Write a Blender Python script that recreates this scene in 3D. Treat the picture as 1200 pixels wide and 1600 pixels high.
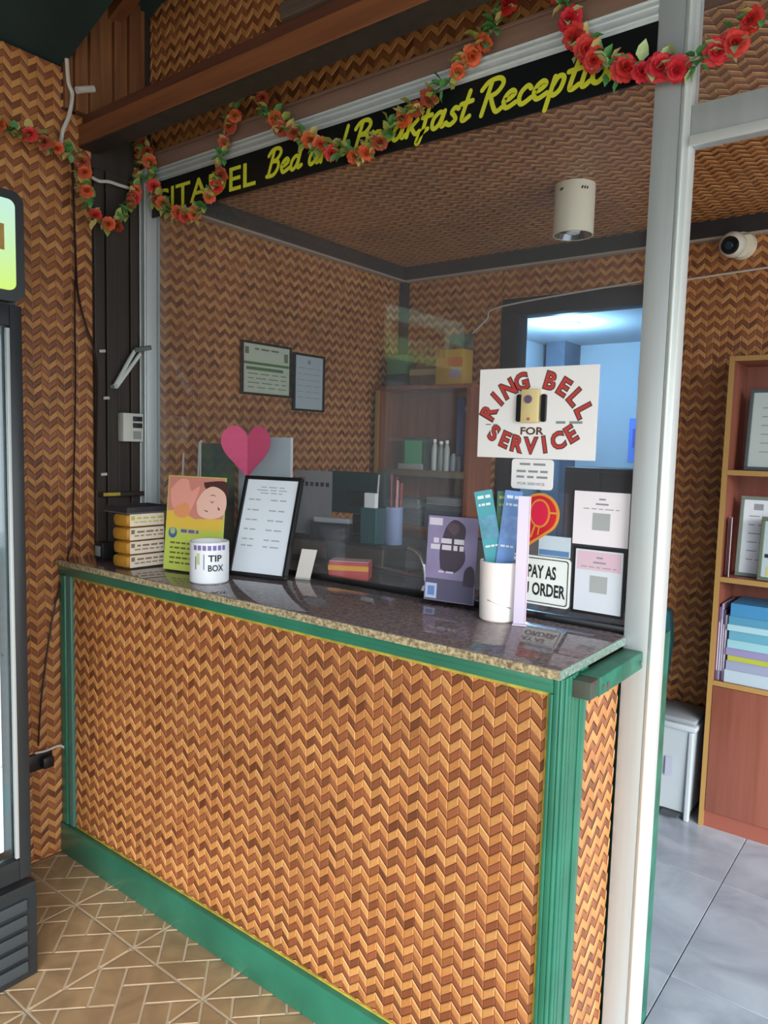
import bpy, bmesh, math, random
import numpy as np
from mathutils import Vector, Matrix
for o in list(bpy.data.objects): bpy.data.objects.remove(o)
S = bpy.context.scene
COL = S.collection
random.seed(7); RNG = np.random.default_rng(7)

# ------------------------------------------------------------------ camera, world, lights, exposure
CAM = np.array([2.53086289, -1.376064, 1.53890864])
RIGHT = np.array([0.7898043, 0.61278603, 0.02650378])
DOWN = np.array([0.07642342, -0.05544213, -0.99553284])
FWD = np.array([-0.60857919, 0.78830162, -0.09061964])
FPX = 1156.4
cd = bpy.data.cameras.new('camera'); cam = bpy.data.objects.new('camera', cd); COL.objects.link(cam)
cd.sensor_fit = 'VERTICAL'; cd.sensor_height = 36.0; cd.sensor_width = 27.0; cd.lens = FPX * 36.0 / 1600.0
cd.clip_start = 0.02
m = Matrix.Identity(4)
for i in range(3):
    m[i][0] = RIGHT[i]; m[i][1] = -DOWN[i]; m[i][2] = -FWD[i]; m[i][3] = CAM[i]
cam.matrix_world = m
S.camera = cam

W = bpy.data.worlds.new('overcast_sky'); S.world = W; W.use_nodes = True
bg = W.node_tree.nodes['Background']
bg.inputs[0].default_value = (0.88, 0.95, 1.0, 1); bg.inputs[1].default_value = 1.55

def lamp(name, kind, loc, energy, color, rot=(0, 0, 0), **kw):
    l = bpy.data.lights.new(name, kind); l.energy = energy; l.color = color
    for k, v in kw.items(): setattr(l, k, v)
    o = bpy.data.objects.new(name, l); COL.objects.link(o); o.location = loc; o.rotation_euler = rot
    return o
sun = lamp('hazy_sun', 'SUN', (6, -6, 6), 4.9, (1.0, 0.96, 0.92), angle=math.radians(42))
sun.rotation_euler = Vector((-0.70, 0.55, -0.45)).to_track_quat('-Z', 'Y').to_euler()
vs = S.view_settings
vs.view_transform = 'Standard'; vs.look = 'None'; vs.exposure = 0.88; vs.gamma = 1.0; vs.use_curve_mapping = False

# ------------------------------------------------------------------ helpers
def at(px, py, axis, val):
    d = RIGHT * ((px - 600) / FPX) + DOWN * ((py - 800) / FPX) + FWD
    return CAM + d * ((val - CAM[axis]) / d[axis])
def lin(c):
    c = [int(c[i:i + 2], 16) / 255 for i in (0, 2, 4)]
    return tuple((x / 12.92 if x <= 0.04045 else ((x + 0.055) / 1.055) ** 2.4) for x in c) + (1.0,)
MATS = {}
def mat(name, hexc, rough=0.6, metal=0.0, var=0.0, scale=8.0, stretch=(1, 1, 1), bump=0.0, emit=0.0, spec=0.5, hex2=None, coat=0.0):
    if name in MATS: return MATS[name]
    M = bpy.data.materials.new(name); M.use_nodes = True; N = M.node_tree.nodes; L = M.node_tree.links
    b = N['Principled BSDF']; c = lin(hexc)
    b.inputs['Base Color'].default_value = c; b.inputs['Roughness'].default_value = rough; b.inputs['Metallic'].default_value = metal
    b.inputs['Specular IOR Level'].default_value = spec; b.inputs['Coat Weight'].default_value = coat
    if var or bump or hex2:
        tc = N.new('ShaderNodeTexCoord'); mp = N.new('ShaderNodeMapping'); mp.inputs['Scale'].default_value = stretch
        nz = N.new('ShaderNodeTexNoise'); nz.inputs['Scale'].default_value = scale; nz.inputs['Detail'].default_value = 5
        L.new(tc.outputs['Object'], mp.inputs['Vector']); L.new(mp.outputs['Vector'], nz.inputs['Vector'])
        if var or hex2:
            rp = N.new('ShaderNodeValToRGB'); e = rp.color_ramp.elements
            c2 = lin(hex2) if hex2 else tuple(min(1, x * (1 + var)) for x in c[:3]) + (1,)
            c1 = c if hex2 else tuple(x * (1 - var) for x in c[:3]) + (1,)
            e[0].position = 0.33; e[1].position = 0.67; e[0].color = c1; e[1].color = c2
            L.new(nz.outputs['Fac'], rp.inputs['Fac']); L.new(rp.outputs['Color'], b.inputs['Base Color'])
        if bump:
            bp = N.new('ShaderNodeBump'); bp.inputs['Strength'].default_value = bump; bp.inputs['Distance'].default_value = 0.004
            L.new(nz.outputs['Fac'], bp.inputs['Height']); L.new(bp.outputs['Normal'], b.inputs['Normal'])
    if emit:
        b.inputs['Emission Color'].default_value = c; b.inputs['Emission Strength'].default_value = emit
    MATS[name] = M; return M
def glass_mat(name, tint, fac_boost=1.0, rough=0.0, veil=0.0):
    M = bpy.data.materials.new(name); M.use_nodes = True; N = M.node_tree.nodes; L = M.node_tree.links
    N.remove(N['Principled BSDF']); out = N['Material Output']
    tr = N.new('ShaderNodeBsdfTransparent'); tr.inputs[0].default_value = tint
    gl = N.new('ShaderNodeBsdfGlossy'); gl.inputs['Roughness'].default_value = rough
    lw = N.new('ShaderNodeLayerWeight'); lw.inputs['Blend'].default_value = 0.5
    pw = N.new('ShaderNodeMath'); pw.operation = 'POWER'; pw.inputs[1].default_value = 5.0
    ma = N.new('ShaderNodeMath'); ma.operation = 'MULTIPLY_ADD'; ma.inputs[1].default_value = 0.955; ma.inputs[2].default_value = 0.045 * fac_boost; ma.use_clamp = True
    mx = N.new('ShaderNodeMixShader')
    L.new(lw.outputs['Facing'], pw.inputs[0]); L.new(pw.outputs[0], ma.inputs[0]); L.new(ma.outputs[0], mx.inputs[0]); L.new(tr.outputs[0], mx.inputs[1]); L.new(gl.outputs[0], mx.inputs[2])
    if veil:
        df = N.new('ShaderNodeBsdfDiffuse'); df.inputs[0].default_value = (0.85, 0.9, 0.95, 1); m2 = N.new('ShaderNodeMixShader'); m2.inputs[0].default_value = veil  # pale diffuse share imitates a veil of glare on the glass
        L.new(mx.outputs[0], m2.inputs[1]); L.new(df.outputs[0], m2.inputs[2]); L.new(m2.outputs[0], out.inputs[0])
    else: L.new(mx.outputs[0], out.inputs[0])
    MATS[name] = M; return M

def tag(o, label=None, cat=None, group=None, kind=None):
    if label: o['label'] = label
    if cat: o['category'] = cat
    if group: o['group'] = group
    if kind: o['kind'] = kind
    return o
def empty(name, loc=(0, 0, 0), rot=(0, 0, 0)):
    o = bpy.data.objects.new(name, None); COL.objects.link(o); o.location = loc; o.rotation_euler = rot
    o.empty_display_size = 0.05; return o

class MB:
    """collects geometry; build() links it as one mesh object (coordinates are in the parent's space)"""
    def __init__(self): self.v = []; self.f = []; self.mi = []; self.cur = 0
    def add(self, vs, fs):
        n = len(self.v); self.v += [tuple(float(c) for c in p) for p in vs]
        self.f += [tuple(i + n for i in f) for f in fs]; self.mi += [self.cur] * len(fs); return self
    def box(self, lo, hi, bev=0.0):
        if bev <= 0:
            x0, y0, z0 = lo; x1, y1, z1 = hi
            return self.add([(x0, y0, z0), (x1, y0, z0), (x1, y1, z0), (x0, y1, z0), (x0, y0, z1), (x1, y0, z1), (x1, y1, z1), (x0, y1, z1)],
                            [(0, 3, 2, 1), (4, 5, 6, 7), (0, 1, 5, 4), (1, 2, 6, 5), (2, 3, 7, 6), (3, 0, 4, 7)])
        bm = bmesh.new(); bmesh.ops.create_cube(bm, size=1.0)
        for v in bm.verts: v.co = Vector([(lo[i] + hi[i]) / 2 + v.co[i] * (hi[i] - lo[i]) for i in range(3)])
        bev = min(bev, min(abs(hi[i] - lo[i]) for i in range(3)) * 0.45)
        bmesh.ops.bevel(bm, geom=list(bm.edges) + list(bm.verts), offset=bev, segments=2, profile=0.5, affect='EDGES')
        bm.verts.index_update(); self.add([v.co for v in bm.verts], [[v.index for v in f.verts] for f in bm.faces]); bm.free(); return self
    def tube(self, pts, r, n=8, cap=True):
        pts = [Vector(p) for p in pts]; rs = r if isinstance(r, (list, tuple)) else [r] * len(pts)
        vs = []; fs = []; up = Vector((0.137, 0.29, 0.95)).normalized()
        for i, p in enumerate(pts):
            t = (pts[min(i + 1, len(pts) - 1)] - pts[max(i - 1, 0)]).normalized()
            a = t.cross(up)
            if a.length < 0.05: a = t.cross(Vector((1, 0.1, 0)))
            a.normalize(); b = t.cross(a)
            for k in range(n):
                q = 2 * math.pi * k / n; vs.append(p + (a * math.cos(q) + b * math.sin(q)) * rs[i])
        for i in range(len(pts) - 1):
            for k in range(n):
                fs.append((i * n + k, i * n + (k + 1) % n, (i + 1) * n + (k + 1) % n, (i + 1) * n + k))
        if cap: fs += [tuple(range(n))[::-1], tuple((len(pts) - 1) * n + k for k in range(n))]
        return self.add(vs, fs)
    def lathe(self, prof, c=(0, 0, 0), n=32, close=True):
        vs = []; fs = []
        for r, z in prof:
            for k in range(n):
                q = 2 * math.pi * k / n; vs.append((c[0] + r * math.cos(q), c[1] + r * math.sin(q), c[2] + z))
        for i in range(len(prof) - 1):
            for k in range(n): fs.append((i * n + k, i * n + (k + 1) % n, (i + 1) * n + (k + 1) % n, (i + 1) * n + k))
        if close: fs += [tuple(range(n))[::-1], tuple((len(prof) - 1) * n + k for k in range(n))]
        return self.add(vs, fs)
    def prism(self, poly, fr, h0, h1):
        n = len(poly); vs = [fr(u, v, h0) for u, v in poly] + [fr(u, v, h1) for u, v in poly]
        return self.add(vs, [tuple(range(n))[::-1], tuple(range(n, 2 * n))] + [(i, (i + 1) % n, n + (i + 1) % n, n + i) for i in range(n)])
    def flat(self, poly, fr, h):
        return self.add([fr(u, v, h) for u, v in poly], [tuple(range(len(poly)))])
    def build(self, name, mats, parent=None, smooth=False, off=None):
        me = bpy.data.meshes.new(name); vs = self.v
        if off is not None: vs = [(p[0] - off[0], p[1] - off[1], p[2] - off[2]) for p in vs]
        me.from_pydata(vs, [], self.f)
        ms = mats if isinstance(mats, (list, tuple)) else [mats]
        for q in ms: me.materials.append(q)
        if len(ms) > 1: me.polygons.foreach_set('material_index', self.mi)
        bm = bmesh.new(); bm.from_mesh(me); bmesh.ops.recalc_face_normals(bm, faces=bm.faces); bm.to_mesh(me); bm.free()
        if smooth:
            me.polygons.foreach_set('use_smooth', [True] * len(me.polygons))
            try: me.set_sharp_from_angle(angle=math.radians(40))
            except Exception: pass
        o = bpy.data.objects.new(name, me); COL.objects.link(o)
        if parent: o.parent = parent
        return o
class Thing:
    """a top-level thing: an Empty at its base; parts are given in world coordinates unless local=True"""
    def __init__(s, name, label, cat, loc, rot=(0, 0, 0), group=None, kind=None, local=False):
        s.e = empty(name, loc, rot); s.off = None if local else loc
        if kind: tag(s.e, label, cat if kind != 'structure' else None, group, kind)
        else: tag(s.e, label, cat, group)
    def part(s, mb, name, mats, sub=None, smooth=False): return mb.build(name, mats, sub or s.e, smooth, s.off)
    def box(s, name, lo, hi, m, bev=0.0, sub=None): return s.part(MB().box(lo, hi, bev), name, m, sub, bev > 0)
def solo(mb, name, m, label, cat, loc, group=None, smooth=False):
    o = mb.build(name, m, None, smooth, loc); o.location = loc; return tag(o, label, cat, group)
def struct(mb, name, m, parent=None, smooth=False):
    o = mb.build(name, m, parent, smooth)
    if not parent: o['kind'] = 'structure'
    return o
def frame(O, U, V, N):
    O, U, V, N = [np.array(q, float) for q in (O, U, V, N)]
    return lambda u, v, h=0.0: tuple(O + U * u + V * v + N * h)
def rect(u0, v0, u1, v1): return [(u0, v0), (u1, v0), (u1, v1), (u0, v1)]
def rrect(u0, v0, u1, v1, r, n=5):
    out = []
    for cx, cy, a in ((u1 - r, v0 + r, -90), (u1 - r, v1 - r, 0), (u0 + r, v1 - r, 90), (u0 + r, v0 + r, 180)):
        for k in range(n + 1):
            q = math.radians(a + 90 * k / n); out.append((cx + r * math.cos(q), cy + r * math.sin(q)))
    return out
def disc(cx, cy, rx, ry=None, n=24):
    ry = ry or rx; return [(cx + rx * math.cos(2 * math.pi * k / n), cy + ry * math.sin(2 * math.pi * k / n)) for k in range(n)]

# -- lettering (built-in font -> flat mesh)
def text_geo(s, size=1.0, shear=0.0, bold=0.0, spacing=1.0):
    c = bpy.data.curves.new('t', 'FONT'); c.body = s; c.size = size; c.shear = shear; c.offset = bold; c.space_character = spacing; c.resolution_u = 3
    o = bpy.data.objects.new('t', c); COL.objects.link(o)
    dg = bpy.context.evaluated_depsgraph_get(); me = o.evaluated_get(dg).to_mesh()
    vs = [tuple(v.co[:2]) for v in me.vertices]; fs = [tuple(p.vertices) for p in me.polygons]
    o.evaluated_get(dg).to_mesh_clear(); bpy.data.objects.remove(o); bpy.data.curves.remove(c)
    return vs, fs
def put_text(mb, s, fr, u0, v0, u1, v1, h, **kw):
    vs, fs = text_geo(s, **kw)
    xs = [p[0] for p in vs]; ys = [p[1] for p in vs]; x0, x1, y0, y1 = min(xs), max(xs), min(ys), max(ys)
    mb.add([fr(u0 + (x - x0) / (x1 - x0) * (u1 - u0), v0 + (y - y0) / (y1 - y0) * (v1 - v0), h) for x, y in vs], fs)
def greek(mb, fr, u0, u1, v, th, h, words=4, seed=0):
    """an unreadable printed line: word-length dashes"""
    r = random.Random(seed); ws = [r.uniform(0.6, 1.6) for _ in range(words)]; tot = sum(ws) + 0.35 * (words - 1); x = u0; k = (u1 - u0) / tot
    for w in ws:
        mb.flat(rect(x, v - th / 2, x + w * k, v + th / 2), fr, h); x += (w + 0.35) * k
def smooth_path(pts, per=6, dim=2):
    P = [np.array(p, float) for p in pts]
    if len(P) < 3: return P
    out = []
    for i in range(len(P) - 1):
        a = P[max(i - 1, 0)]; b = P[i]; c = P[i + 1]; d = P[min(i + 2, len(P) - 1)]
        for k in range(per):
            t = k / per
            out.append(0.5 * ((2 * b) + (c - a) * t + (2 * a - 5 * b + 4 * c - d) * t * t + (-a + 3 * b - 3 * c + d) * t ** 3))
    return out + [P[-1]]
SCRIPT = {
 'e': (.40, [[(.04, .24), (.2, .28), (.31, .4), (.22, .5), (.09, .4), (.05, .2), (.15, .02), (.38, .12)]]),
 'd': (.48, [[(.32, .42), (.2, .5), (.07, .35), (.05, .12), (.14, .01), (.27, .14), (.34, .45)], [(.42, 1.0), (.33, .3), (.35, .04), (.48, .1)]]),
 'a': (.47, [[(.34, .42), (.22, .5), (.07, .35), (.05, .12), (.14, .01), (.27, .14), (.35, .48)], [(.37, .5), (.32, .15), (.36, .02), (.47, .1)]]),
 'n': (.47, [[(.06, .5), (.05, .0)], [(.06, .25), (.18, .47), (.3, .45), (.29, .1), (.36, .01), (.47, .1)]]),
 'r': (.35, [[(.06, .52), (.05, .0)], [(.06, .25), (.18, .47), (.33, .45)]]),
 'k': (.43, [[(.12, 1.0), (.04, 0)], [(.06, .2), (.31, .48)], [(.14, .27), (.31, .02), (.43, .08)]]),
 'f': (.33, [[(.4, .88), (.3, 1.0), (.19, .8), (.11, .1), (.04, -.28), (-.04, -.28), (.03, -.06), (.25, .08)], [(.03, .48), (.31, .5)]]),
 's': (.36, [[(.02, .06), (.14, .0), (.27, .12), (.2, .27), (.12, .38), (.2, .5), (.31, .44)]]),
 't': (.32, [[(.2, .88), (.1, .15), (.16, .01), (.31, .1)], [(.0, .54), (.32, .56)]]),
 'c': (.38, [[(.32, .4), (.22, .5), (.08, .36), (.06, .14), (.16, .0), (.37, .12)]]),
 'p': (.43, [[(.11, .52), (.02, -.38)], [(.08, .25), (.2, .5), (.34, .42), (.3, .12), (.16, .0), (.06, .1)]]),
 'i': (.24, [[(.09, .5), (.06, .12), (.12, .0), (.24, .1)], [(.13, .7), (.135, .73)]]),
 'o': (.40, [[(.22, .5), (.07, .36), (.06, .12), (.18, 0), (.32, .14), (.32, .38), (.22, .5), (.34, .4)]]),
 'B': (.57, [[(.2, .95), (.08, 0)], [(-.02, .8), (.12, .98), (.37, 1.0), (.5, .83), (.38, .6), (.18, .54)], [(.2, .54), (.42, .49), (.46, .25), (.3, .02), (.02, .02)]]),
 'R': (.6, [[(.2, .95), (.08, 0)], [(-.04, .78), (.12, .98), (.4, 1.0), (.53, .82), (.4, .58), (.18, .52)], [(.24, .52), (.36, .2), (.48, .0), (.62, .07)]]),
}
def script_text(mb, s, fr, u0, u1, v0, cap, width, h, slant=0.22):
    tot = sum(SCRIPT[c][0] if c != ' ' else .26 for c in s); k = (u1 - u0) / tot; x = 0; hh = h
    for c in s:
        if c == ' ': x += .26; continue
        adv, strokes = SCRIPT[c]
        for st in strokes:
            P = smooth_path(st, 5); pts = [((x + p[0]) * k + u0 + slant * p[1] * cap, v0 + p[1] * cap) for p in P]; hh += 0.00002
            L = []; R = []
            for i in range(len(pts)):
                a = np.array(pts[max(i - 1, 0)]); b = np.array(pts[min(i + 1, len(pts) - 1)]); t = b - a; t /= (np.linalg.norm(t) + 1e-9); nn = np.array((-t[1], t[0]))
                p = np.array(pts[i]); w = width * 0.5
                L.append(fr(*(p + nn * w), hh)); R.append(fr(*(p - nn * w), hh))
            n = len(L); mb.add(L + R, [(i, n + i, n + i + 1, i + 1) for i in range(n - 1)])
            for e in (pts[0], pts[-1]): mb.flat(disc(e[0], e[1], width * 0.5, n=10), fr, hh + 0.00001)
        x += adv

# ------------------------------------------------------------------ woven bamboo (amakan): zigzag rows of strip floats
PU, PV = 0.0555, 0.0450          # zigzag repeat along / across
FW = 0.53                        # share of the repeat taken by the rising float
AMP = 0.0235
LIGHT = [lin(c)[:3] for c in ('b98048', 'be874e', 'b27844', 'c28c54', 'b97f4a')]
DARK = [lin(c)[:3] for c in ('8f5735', '864e31', '955d3a', '804a2f', '8f5537')]
def weave_mat(name, gain=1.0, rough=0.42):
    M = bpy.data.materials.new(name); M.use_nodes = True; N = M.node_tree.nodes; L = M.node_tree.links; b = N['Principled BSDF']
    a = N.new('ShaderNodeAttribute'); a.attribute_name = 'Col'
    tc = N.new('ShaderNodeTexCoord'); nz = N.new('ShaderNodeTexNoise'); nz.inputs['Scale'].default_value = 160; nz.inputs['Detail'].default_value = 3
    n2 = N.new('ShaderNodeTexNoise'); n2.inputs['Scale'].default_value = 2.3
    mr = N.new('ShaderNodeMapRange'); mr.inputs[3].default_value = 0.82 * gain; mr.inputs[4].default_value = 1.18 * gain
    m2 = N.new('ShaderNodeMapRange'); m2.inputs[1].default_value = 0.3; m2.inputs[2].default_value = 0.7; m2.inputs[3].default_value = 0.88; m2.inputs[4].default_value = 1.1
    mu = N.new('ShaderNodeMath'); mu.operation = 'MULTIPLY'; vm = N.new('ShaderNodeVectorMath'); vm.operation = 'SCALE'
    L.new(tc.outputs['Object'], nz.inputs['Vector']); L.new(tc.outputs['Object'], n2.inputs['Vector'])
    L.new(nz.outputs['Fac'], mr.inputs[0]); L.new(n2.outputs['Fac'], m2.inputs[0]); L.new(mr.outputs[0], mu.inputs[0]); L.new(m2.outputs[0], mu.inputs[1])
    L.new(a.outputs['Color'], vm.inputs[0]); L.new(mu.outputs[0], vm.inputs['Scale']); L.new(vm.outputs[0], b.inputs['Base Color'])
    b.inputs['Roughness'].default_value = rough; b.inputs['Coat Weight'].default_value = 0.15; b.inputs['Coat Roughness'].default_value = 0.3
    MATS[name] = M; return M
WEAVE = weave_mat('woven_bamboo')
BACK = mat('bamboo_backing', '5a3218', 0.8, var=0.25, scale=30)
def weave_cells(u0, v0, u1, v1, pu=PU, pv=PV):
    """floats as (center uv, corner uv x4, kind 0..3): kinds light/dark x rising/falling"""
    out = []; amp = AMP * pv / PV; g = 0.0005
    nc = int((u1 - u0) / pu) + 2; nr = int((v1 - v0) / pv) + 3
    ub = u0 - 0.3 * pu; vb = v0 - 0.8 * pv
    for r in range(nr):
        for half in (0, 1):
            vlo = vb + r * pv + half * pv * 0.52; hgt = pv * (0.52 if half == 0 else 0.48)
            for c in range(nc):
                a = ub + c * pu
                for s in (0, 1):
                    x0, x1 = (a, a + FW * pu) if s == 0 else (a + FW * pu, a + pu)
                    y0, y1 = (0, amp) if s == 0 else (amp, 0)
                    out.append(((x0, vlo + y0 + g), (x1, vlo + y1 + g), (x1, vlo + y1 + hgt - g), (x0, vlo + y0 + hgt - g), half * 2 + s))
    return out
def float_color(kind, rng):
    pal = LIGHT if kind < 2 else DARK
    c = np.array(pal[int(rng.integers(len(pal)))]) * rng.uniform(0.92, 1.08)
    if kind == 3: c = c * 0.92 + np.array(LIGHT[2]) * 0.08
    if kind >= 2 and rng.random() < 0.22: c = c * 0.66
    if kind == 0 and rng.random() < 0.06: c = c * 0.8
    return c
HGT = {0: (0.0022, 0.0040), 1: (0.0024, 0.0044), 2: (0.0008, 0.0018), 3: (0.0009, 0.0020)}
def float_pts(q, kind):
    """8 points: outer loop low, inner loop raised (the float bows up in the middle)"""
    a = np.array(q); c = a.mean(axis=0); lo, hi = HGT[kind]
    inn = c + (a - c) * np.array([0.80, 0.74])
    return [(p[0], p[1], lo) for p in a] + [(p[0], p[1], hi) for p in inn]
FQ = [(4, 5, 6, 7), (0, 1, 5, 4), (1, 2, 6, 5), (2, 3, 7, 6), (3, 0, 4, 7)]
def weave(parent, rects, fr, singles=0, pick=None, stuff_name='bamboo_weave', pu=PU, pv=PV):
    """one joined 'stuff' part for the panel; `singles` floats that show largest become objects of their own"""
    V = []; F = []; Cc = []; cand = []; rng = np.random.default_rng(11)
    for (u0, v0, u1, v1) in rects:
        for cell in weave_cells(u0, v0, u1, v1, pu, pv):
            q = np.array(cell[:4]); k = cell[4]; ctr = q.mean(axis=0)
            qc = np.stack([np.clip(q[:, 0], u0, u1), np.clip(q[:, 1], v0, v1)], axis=1)
            if (qc[:, 0].max() - qc[:, 0].min()) < 0.003 or (qc[:, 1].max() - qc[:, 1].min()) < 0.003: continue
            whole = np.allclose(q, qc)
            if singles and whole:
                w = np.array(fr(ctr[0], ctr[1], 0)); d = w - CAM; z = d @ FWD; px = 600 + FPX * (d @ RIGHT) / z; py = 800 + FPX * (d @ DOWN) / z
                if 0 < px < 1200 and 0 < py < 1600 and (pick is None or pick(px, py)): cand.append((z, q, k)); continue
            n = len(V); V += [fr(*p) for p in float_pts(qc, k)]; F += [tuple(i + n for i in f) for f in FQ]; Cc += [float_color(k, rng)] * 8
    cand.sort(key=lambda t: t[0])
    for z, q, k in cand[singles:]:
        n = len(V); V += [fr(*p) for p in float_pts(q, k)]; F += [tuple(i + n for i in f) for f in FQ]; Cc += [float_color(k, rng)] * 8
    me = bpy.data.meshes.new(stuff_name); me.from_pydata(V, [], F); me.materials.append(WEAVE)
    at_ = me.color_attributes.new('Col', 'FLOAT_COLOR', 'POINT')
    at_.data.foreach_set('color', np.concatenate([np.array(Cc), np.ones((len(Cc), 1))], axis=1).ravel())
    o = bpy.data.objects.new(stuff_name, me); COL.objects.link(o); o.parent = parent; o['kind'] = 'stuff'
    off = np.array(parent.location); o.location = -off
    if cand:
        proto = {}
        for i, (z, q, k) in enumerate(cand[:singles]):
            key = (k, int(rng.integers(4))); c = q.mean(axis=0); base = np.array(fr(c[0], c[1], 0))
            if key not in proto:
                ms = bpy.data.meshes.new('bamboo_strip'); ms.from_pydata([tuple(np.array(fr(*p)) - base) for p in float_pts(q, k)], [], FQ); ms.materials.append(WEAVE)
                ca = ms.color_attributes.new('Col', 'FLOAT_COLOR', 'POINT'); cc = float_color(k, rng)
                ca.data.foreach_set('color', np.tile(np.append(cc, 1.0), 8)); proto[key] = ms
            s = bpy.data.objects.new('bamboo_strip', proto[key]); COL.objects.link(s); s.parent = parent; s.location = tuple(base - off)
    return o

# ------------------------------------------------------------------ materials
GREEN = mat('green_paint', '28705a', 0.35, var=0.18, scale=6, bump=0.15, coat=0.2)
GREENW = mat('green_paint_worn', '2f7d68', 0.45, hex2='1d5a4a', scale=14, bump=0.3)
ALU = mat('brushed_aluminium', 'bcc5c8', 0.45, metal=0.35, var=0.06, scale=30, stretch=(1, 1, 0.05))
ALU2 = mat('bright_aluminium', 'dfe8e8', 0.35, metal=0.3)
BLACK = mat('black_plastic', '16181b', 0.4)
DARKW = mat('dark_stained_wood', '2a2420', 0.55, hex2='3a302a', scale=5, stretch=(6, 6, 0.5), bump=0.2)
CORN = mat('dark_cornice_wood', '2d2a2c', 0.5, var=0.2, scale=9)
BROWN = mat('brown_timber', '6e4128', 0.55, hex2='8a5634', scale=4, stretch=(0.5, 8, 8), bump=0.25)
BROWNV = mat('brown_board', '6b4127', 0.6, hex2='8a5c36', scale=5, stretch=(8, 8, 0.5), bump=0.3)
TAUPE = mat('taupe_timber', '84695c', 0.5, var=0.12, scale=6, stretch=(0.5, 6, 6))
GREYW = mat('weathered_board', '6f5f54', 0.7, hex2='57483f', scale=6, stretch=(0.5, 8, 8), bump=0.3)
SOFF = mat('dark_green_soffit', '1f3331', 0.7, var=0.3, scale=2.5)
WHITE = mat('white_paper', 'f4f6f8', 0.6)
PAPER = mat('cool_paper', 'd4dde6', 0.7, var=0.04, scale=20)
INK = mat('black_ink', '1d1d22', 0.7)
GREY = mat('grey_ink', '8d949c', 0.7)
WIRE_W = mat('white_cable', 'c9c4bd', 0.5)
WIRE_B = mat('dark_cable', '2a1512', 0.5)
CHROME = mat('chrome', 'c8ccd0', 0.18, metal=1.0)
CABW = mat('cabinet_wood', '7a4630', 0.5, hex2='8c543a', scale=5, stretch=(6, 6, 0.5))
EDGE = mat('gold_edge_banding', 'a3814a', 0.45)
CHERRY = mat('cherry_laminate', '8f5647', 0.42, hex2='7d4738', scale=4, stretch=(7, 7, 0.4))
GLASS = glass_mat('window_glass', (0.96, 0.98, 0.99, 1), 1.0, veil=0.025)  # the diffuse mix paints a glare veil over the panes
ACRYL = glass_mat('clear_acrylic', (0.93, 0.95, 0.98, 1), 1.6, 0.03)

def granite():
    M = bpy.data.materials.new('polished_granite'); M.use_nodes = True; N = M.node_tree.nodes; L = M.node_tree.links; b = N['Principled BSDF']
    tc = N.new('ShaderNodeTexCoord'); v = N.new('ShaderNodeTexVoronoi'); v.inputs['Scale'].default_value = 320
    nz = N.new('ShaderNodeTexNoise'); nz.inputs['Scale'].default_value = 110; nz.inputs['Detail'].default_value = 6
    rp = N.new('ShaderNodeValToRGB'); e = rp.color_ramp.elements
    e[0].position = 0.35; e[0].color = lin('5a5053'); e[1].position = 0.62; e[1].color = lin('8a7d80')
    x = rp.color_ramp.elements.new(0.5); x.color = lin('71666a')
    mx = N.new('ShaderNodeMix'); mx.data_type = 'RGBA'; mx.inputs[0].default_value = 0.35
    L.new(tc.outputs['Object'], v.inputs['Vector']); L.new(tc.outputs['Object'], nz.inputs['Vector']); L.new(nz.outputs['Fac'], rp.inputs['Fac'])
    bw = N.new('ShaderNodeRGBToBW'); L.new(v.outputs['Color'], bw.inputs[0]); L.new(rp.outputs['Color'], mx.inputs[6]); 
    r2 = N.new('ShaderNodeValToRGB'); r2.color_ramp.elements[0].color = lin('564c50'); r2.color_ramp.elements[1].color = lin('7d7275'); L.new(bw.outputs[0], r2.inputs['Fac'])
    L.new(r2.outputs['Color'], mx.inputs[7]); L.new(mx.outputs[2], b.inputs['Base Color']); b.inputs['Roughness'].default_value = 0.06; b.inputs['Specular IOR Level'].default_value = 0.8
    return M
GRANITE = granite()
def marble(name, c1, c2, sc, rough):
    M = bpy.data.materials.new(name); M.use_nodes = True; N = M.node_tree.nodes; L = M.node_tree.links; b = N['Principled BSDF']
    tc = N.new('ShaderNodeTexCoord'); oi = N.new('ShaderNodeObjectInfo'); ad = N.new('ShaderNodeVectorMath'); ad.operation = 'ADD'
    sc_ = N.new('ShaderNodeVectorMath'); sc_.operation = 'SCALE'; sc_.inputs[0].default_value = (7, 3, 5)
    L.new(oi.outputs['Random'], sc_.inputs['Scale']); L.new(tc.outputs['Object'], ad.inputs[0]); L.new(sc_.outputs[0], ad.inputs[1])
    nz = N.new('ShaderNodeTexNoise'); nz.inputs['Scale'].default_value = sc; nz.inputs['Detail'].default_value = 7; nz.inputs['Distortion'].default_value = 1.4
    rp = N.new('ShaderNodeValToRGB'); e = rp.color_ramp.elements; e[0].position = 0.32; e[0].color = lin(c1); e[1].position = 0.68; e[1].color = lin(c2)
    L.new(ad.outputs[0], nz.inputs['Vector']); L.new(nz.outputs['Fac'], rp.inputs['Fac']); L.new(rp.outputs['Color'], b.inputs['Base Color'])
    b.inputs['Roughness'].default_value = rough; return M
MARBLE = marble('grey_marble_tile', '8893a2', 'abb6c4', 3.2, 0.22)
STONE = marble('tan_embossed_tile', '8a7357', 'a98f6c', 7.0, 0.5)
GROUT = mat('grout', 'b9aa92', 0.9)
GROUTG = mat('grey_grout', '5e6670', 0.8)

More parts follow.
